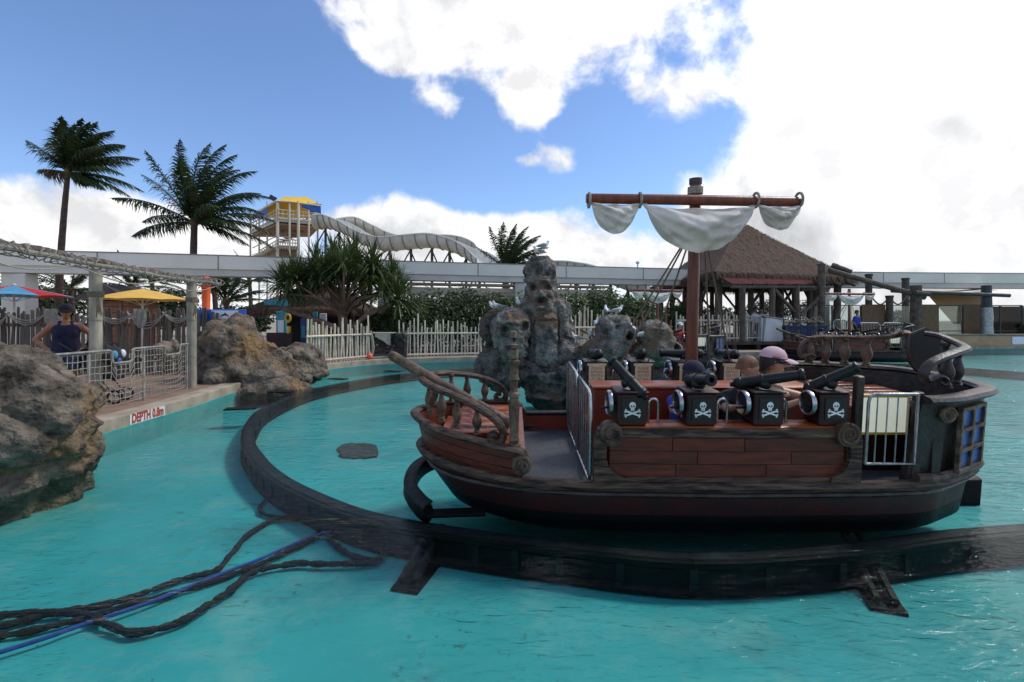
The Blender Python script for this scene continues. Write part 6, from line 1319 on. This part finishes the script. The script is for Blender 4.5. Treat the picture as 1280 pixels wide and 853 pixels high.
# ------------------------------------------------------------------ glass fence, screens, sand wall, sails
t = empty('sand_wall', (22.8, 25.45, 0), 'low sand-coloured wall along the far pool edge below the glass fence', 'wall'); m = MB(); m.box((0, .2, .36), (11.0, .4, .74), bev=.03); m.build('wall', 'sand_wall', t); m = MB(); m.box((0, .2, .765), (11.1, .5, .06)); m.build('coping', 'concrete', t); m = MB(); m.box((4.2, -.02, .45), (1.0, .03, .4)); m.build('notice_plate', 'sign_white', t)
gf = empty('glass_fence', (16.5, 26.2, .17), 'glass pool fence with dark posts and brown bamboo screens on the far bank', 'fence'); o = gf.location; D = 26.2
zt = P(0, 382, D).z-.17; zb = .15
us = [1000, 1040, 1076, 1105, 1140, 1172, 1203, 1234, 1250, 1278]
for u in us: x = P(u, 0, D).x-o.x; m = MB(); m.box((x, 0, (zt+zb)/2), (.07, .07, zt-zb)); m.build('post', 'steel_dark', gf)
for u, v_ in zip(us, us[1:]):
    x0, x1 = P(u, 0, D).x-o.x+.05, P(v_, 0, D).x-o.x-.05
    if (u, v_) in ((1076, 1105), (1140, 1172), (1203, 1234)): m = MB(); m.box(((x0+x1)/2, -.06, (zt+zb)/2+.05), (x1-x0+.1, .05, zt-zb)); m.build('bamboo_screen', 'bamboo_screen', gf)
    else:
        m = MB(); m.box(((x0+x1)/2, 0, (zt+zb)/2), (x1-x0, .014, zt-zb-.1)); m.build('pane', 'pane_glass', gf)
    for z_ in (zt, zb+.62): m = MB(); m.box(((x0+x1)/2, .0, z_), (x1-x0, .05, .05)); m.build('rail', 'steel_dark', gf)
t = empty('wrapped_post', (P(1251, 0, 24.8).x, 25.55, .8), 'dark log post wrapped in pale plastic at the end of the glass fence', 'post'); log(t, (0, 0, 0), (0, 0, P(0, 357, 25.5).z-.8), .22, 'shaft', 'steel_dark'); m = MB(); m.lathe([(.29, 0), (.26, .5), (.28, .9), (.25, 1.3), (.235, 1.4)], 14); m.build('wrapping', 'dull_steel', t); log(t, (-5.2, -.2, P(0, 364, 25.5).z-.8), (.9, -.3, P(0, 370, 25.5).z-.8), .10, 'cross_log', 'steel_dark')
def shade(label, corners, mm, sagv=.5, n=12):
    c = [V(x) for x in corners]; o = c[0].copy(); t = empty('shade_sail', o, label, 'shade sail', 'shade sails over the far bank'); rows = []
    for j in range(n+1):
        a, b = c[0].lerp(c[3], j/n), c[1].lerp(c[2], j/n); rows.append([a.lerp(b, i/n)-o-V((0, 0, sagv*16*(i/n)*(1-i/n)*(j/n)*(1-j/n)))+(a.lerp(b, .5)-a.lerp(b, i/n))*.0 for i in range(n+1)])
    m = MB(); m.grid(rows); m.grid([[p-V((0, 0, .01)) for p in r] for r in rows]); m.build('cloth', mm, t); return t
shade('tan shade sail hanging low behind the bamboo screens', [P(1158, 367, 30), P(1240, 364, 29), P(1242, 405, 27), P(1192, 405, 27.5)], 'sail_tan', .1)
shade('pale shade sail above the moored boat', [P(1030, 347, 34), P(1136, 350, 36), P(1160, 365, 29), P(1040, 357, 28)], 'sail_white', .2)
shade('narrow pale shade sail stretching to the wrapped post', [P(1136, 350, 36), P(1180, 352, 36), P(1248, 363, 27), P(1150, 366, 29)], 'sail_white', .15)
# ------------------------------------------------------------------ thatched kiosk behind the pandanus
ko = V((-10.3, 22.2, Z)); ki = empty('thatched_kiosk', ko, 'thatched open kiosk behind the pandanus tree with teal fascia', 'kiosk')
def KP(u, v, D): return P(u, v, D)-ko
A, B = KP(302, 386, 21), KP(436, 386, 21.5); dz = A.z; B.z = dz; C_, D_ = V((B.x+.3, B.y+5, dz)), V((A.x-.3, A.y+5, dz)); E0, E1 = V((A.x+1.9, A.y+2.5, dz+1.25)), V((B.x-1.9, B.y+2.5, dz+1.25))
thatch_roof(ki, A, B, C_, D_, E0, E1, .2, 8, 1300)
for q in (A, A.lerp(B, .33), A.lerp(B, .66), B): log(ki, (q.x, q.y+.5, 0), (q.x, q.y+.5, dz), .08)
m = MB(); m.box(((A.x+B.x)/2, A.y+4, dz/2), (B.x-A.x, .1, dz)); m.build('back_wall', 'shop_dark', ki)
m = MB(); m.box((KP(346, 379, 21.4)), (1.1, .05, .34)); m.build('fascia_sign', 'shop_teal', ki)
def shop(name, label, cat, u, v0, v1, w_, D, mm, round_=False, extra=None):
    b = P(u, v1, D); b.z = b.z if cat == 'tube' and w_ > .15 else Z; h = P(u, v0, D).z-b.z; t = empty(name, (b.x, D, b.z), label, cat, 'colourful pool toys at the kiosk'); m = MB()
    if round_: m.lathe([(w_*.5, 0), (w_*.5, h*.96), (w_*.3, h)], 12)
    else: m.box((0, 0, h/2), (w_, .12, h), bev=.02)
    m.build('body', mm, t)
    if extra: m = MB(); m.box((0, -.075, h*.6), (w_*.6, .02, h*.35)); m.build('label_panel', extra, t)
for t_ in [('display_board', 'teal display board with white panel in the kiosk', 'board', 352, 389, 414, .42, 20.6, 'shop_teal', False, 'sign_white'), ('toy_tube', 'green upright pool tube in the kiosk', 'tube', 386, 393, 428, .14, 20.2, 'shop_green', True, None), ('display_board', 'bright blue display panel beside the green tube', 'board', 380, 398, 426, .26, 20.4, 'hose_blue', False, 'shop_teal'), ('display_board', 'tall teal panel with yellow label at the kiosk end', 'board', 394, 390, 424, .2, 20.6, 'shop_teal', False, 'shop_yellow'), ('counter_table', 'dark red counter in the shade of the kiosk', 'table', 350, 416, 430, 1.1, 20.0, 'hull_red', False, None), ('toy_tube', 'small yellow pool tube on the kiosk counter', 'tube', 361, 408, 417, .16, 20.0, 'shop_yellow', True, None), ('display_board', 'white board with yellow edge behind the fence posts', 'board', 404, 392, 425, .28, 20.6, 'sign_white', False, 'shop_yellow')]: shop(*t_)
t = empty('swim_ring', P(360, 398, 20.4), 'yellow swim ring hanging in the kiosk', 'ring', 'colourful pool toys at the kiosk'); m = MB(); m.tube([V((.10*math.cos(a), 0, .16*math.sin(a))) for a in np.linspace(0, 6.28, 21)[:-1]], .05, 8, closed=True); m.build('ring', 'shop_yellow', t)
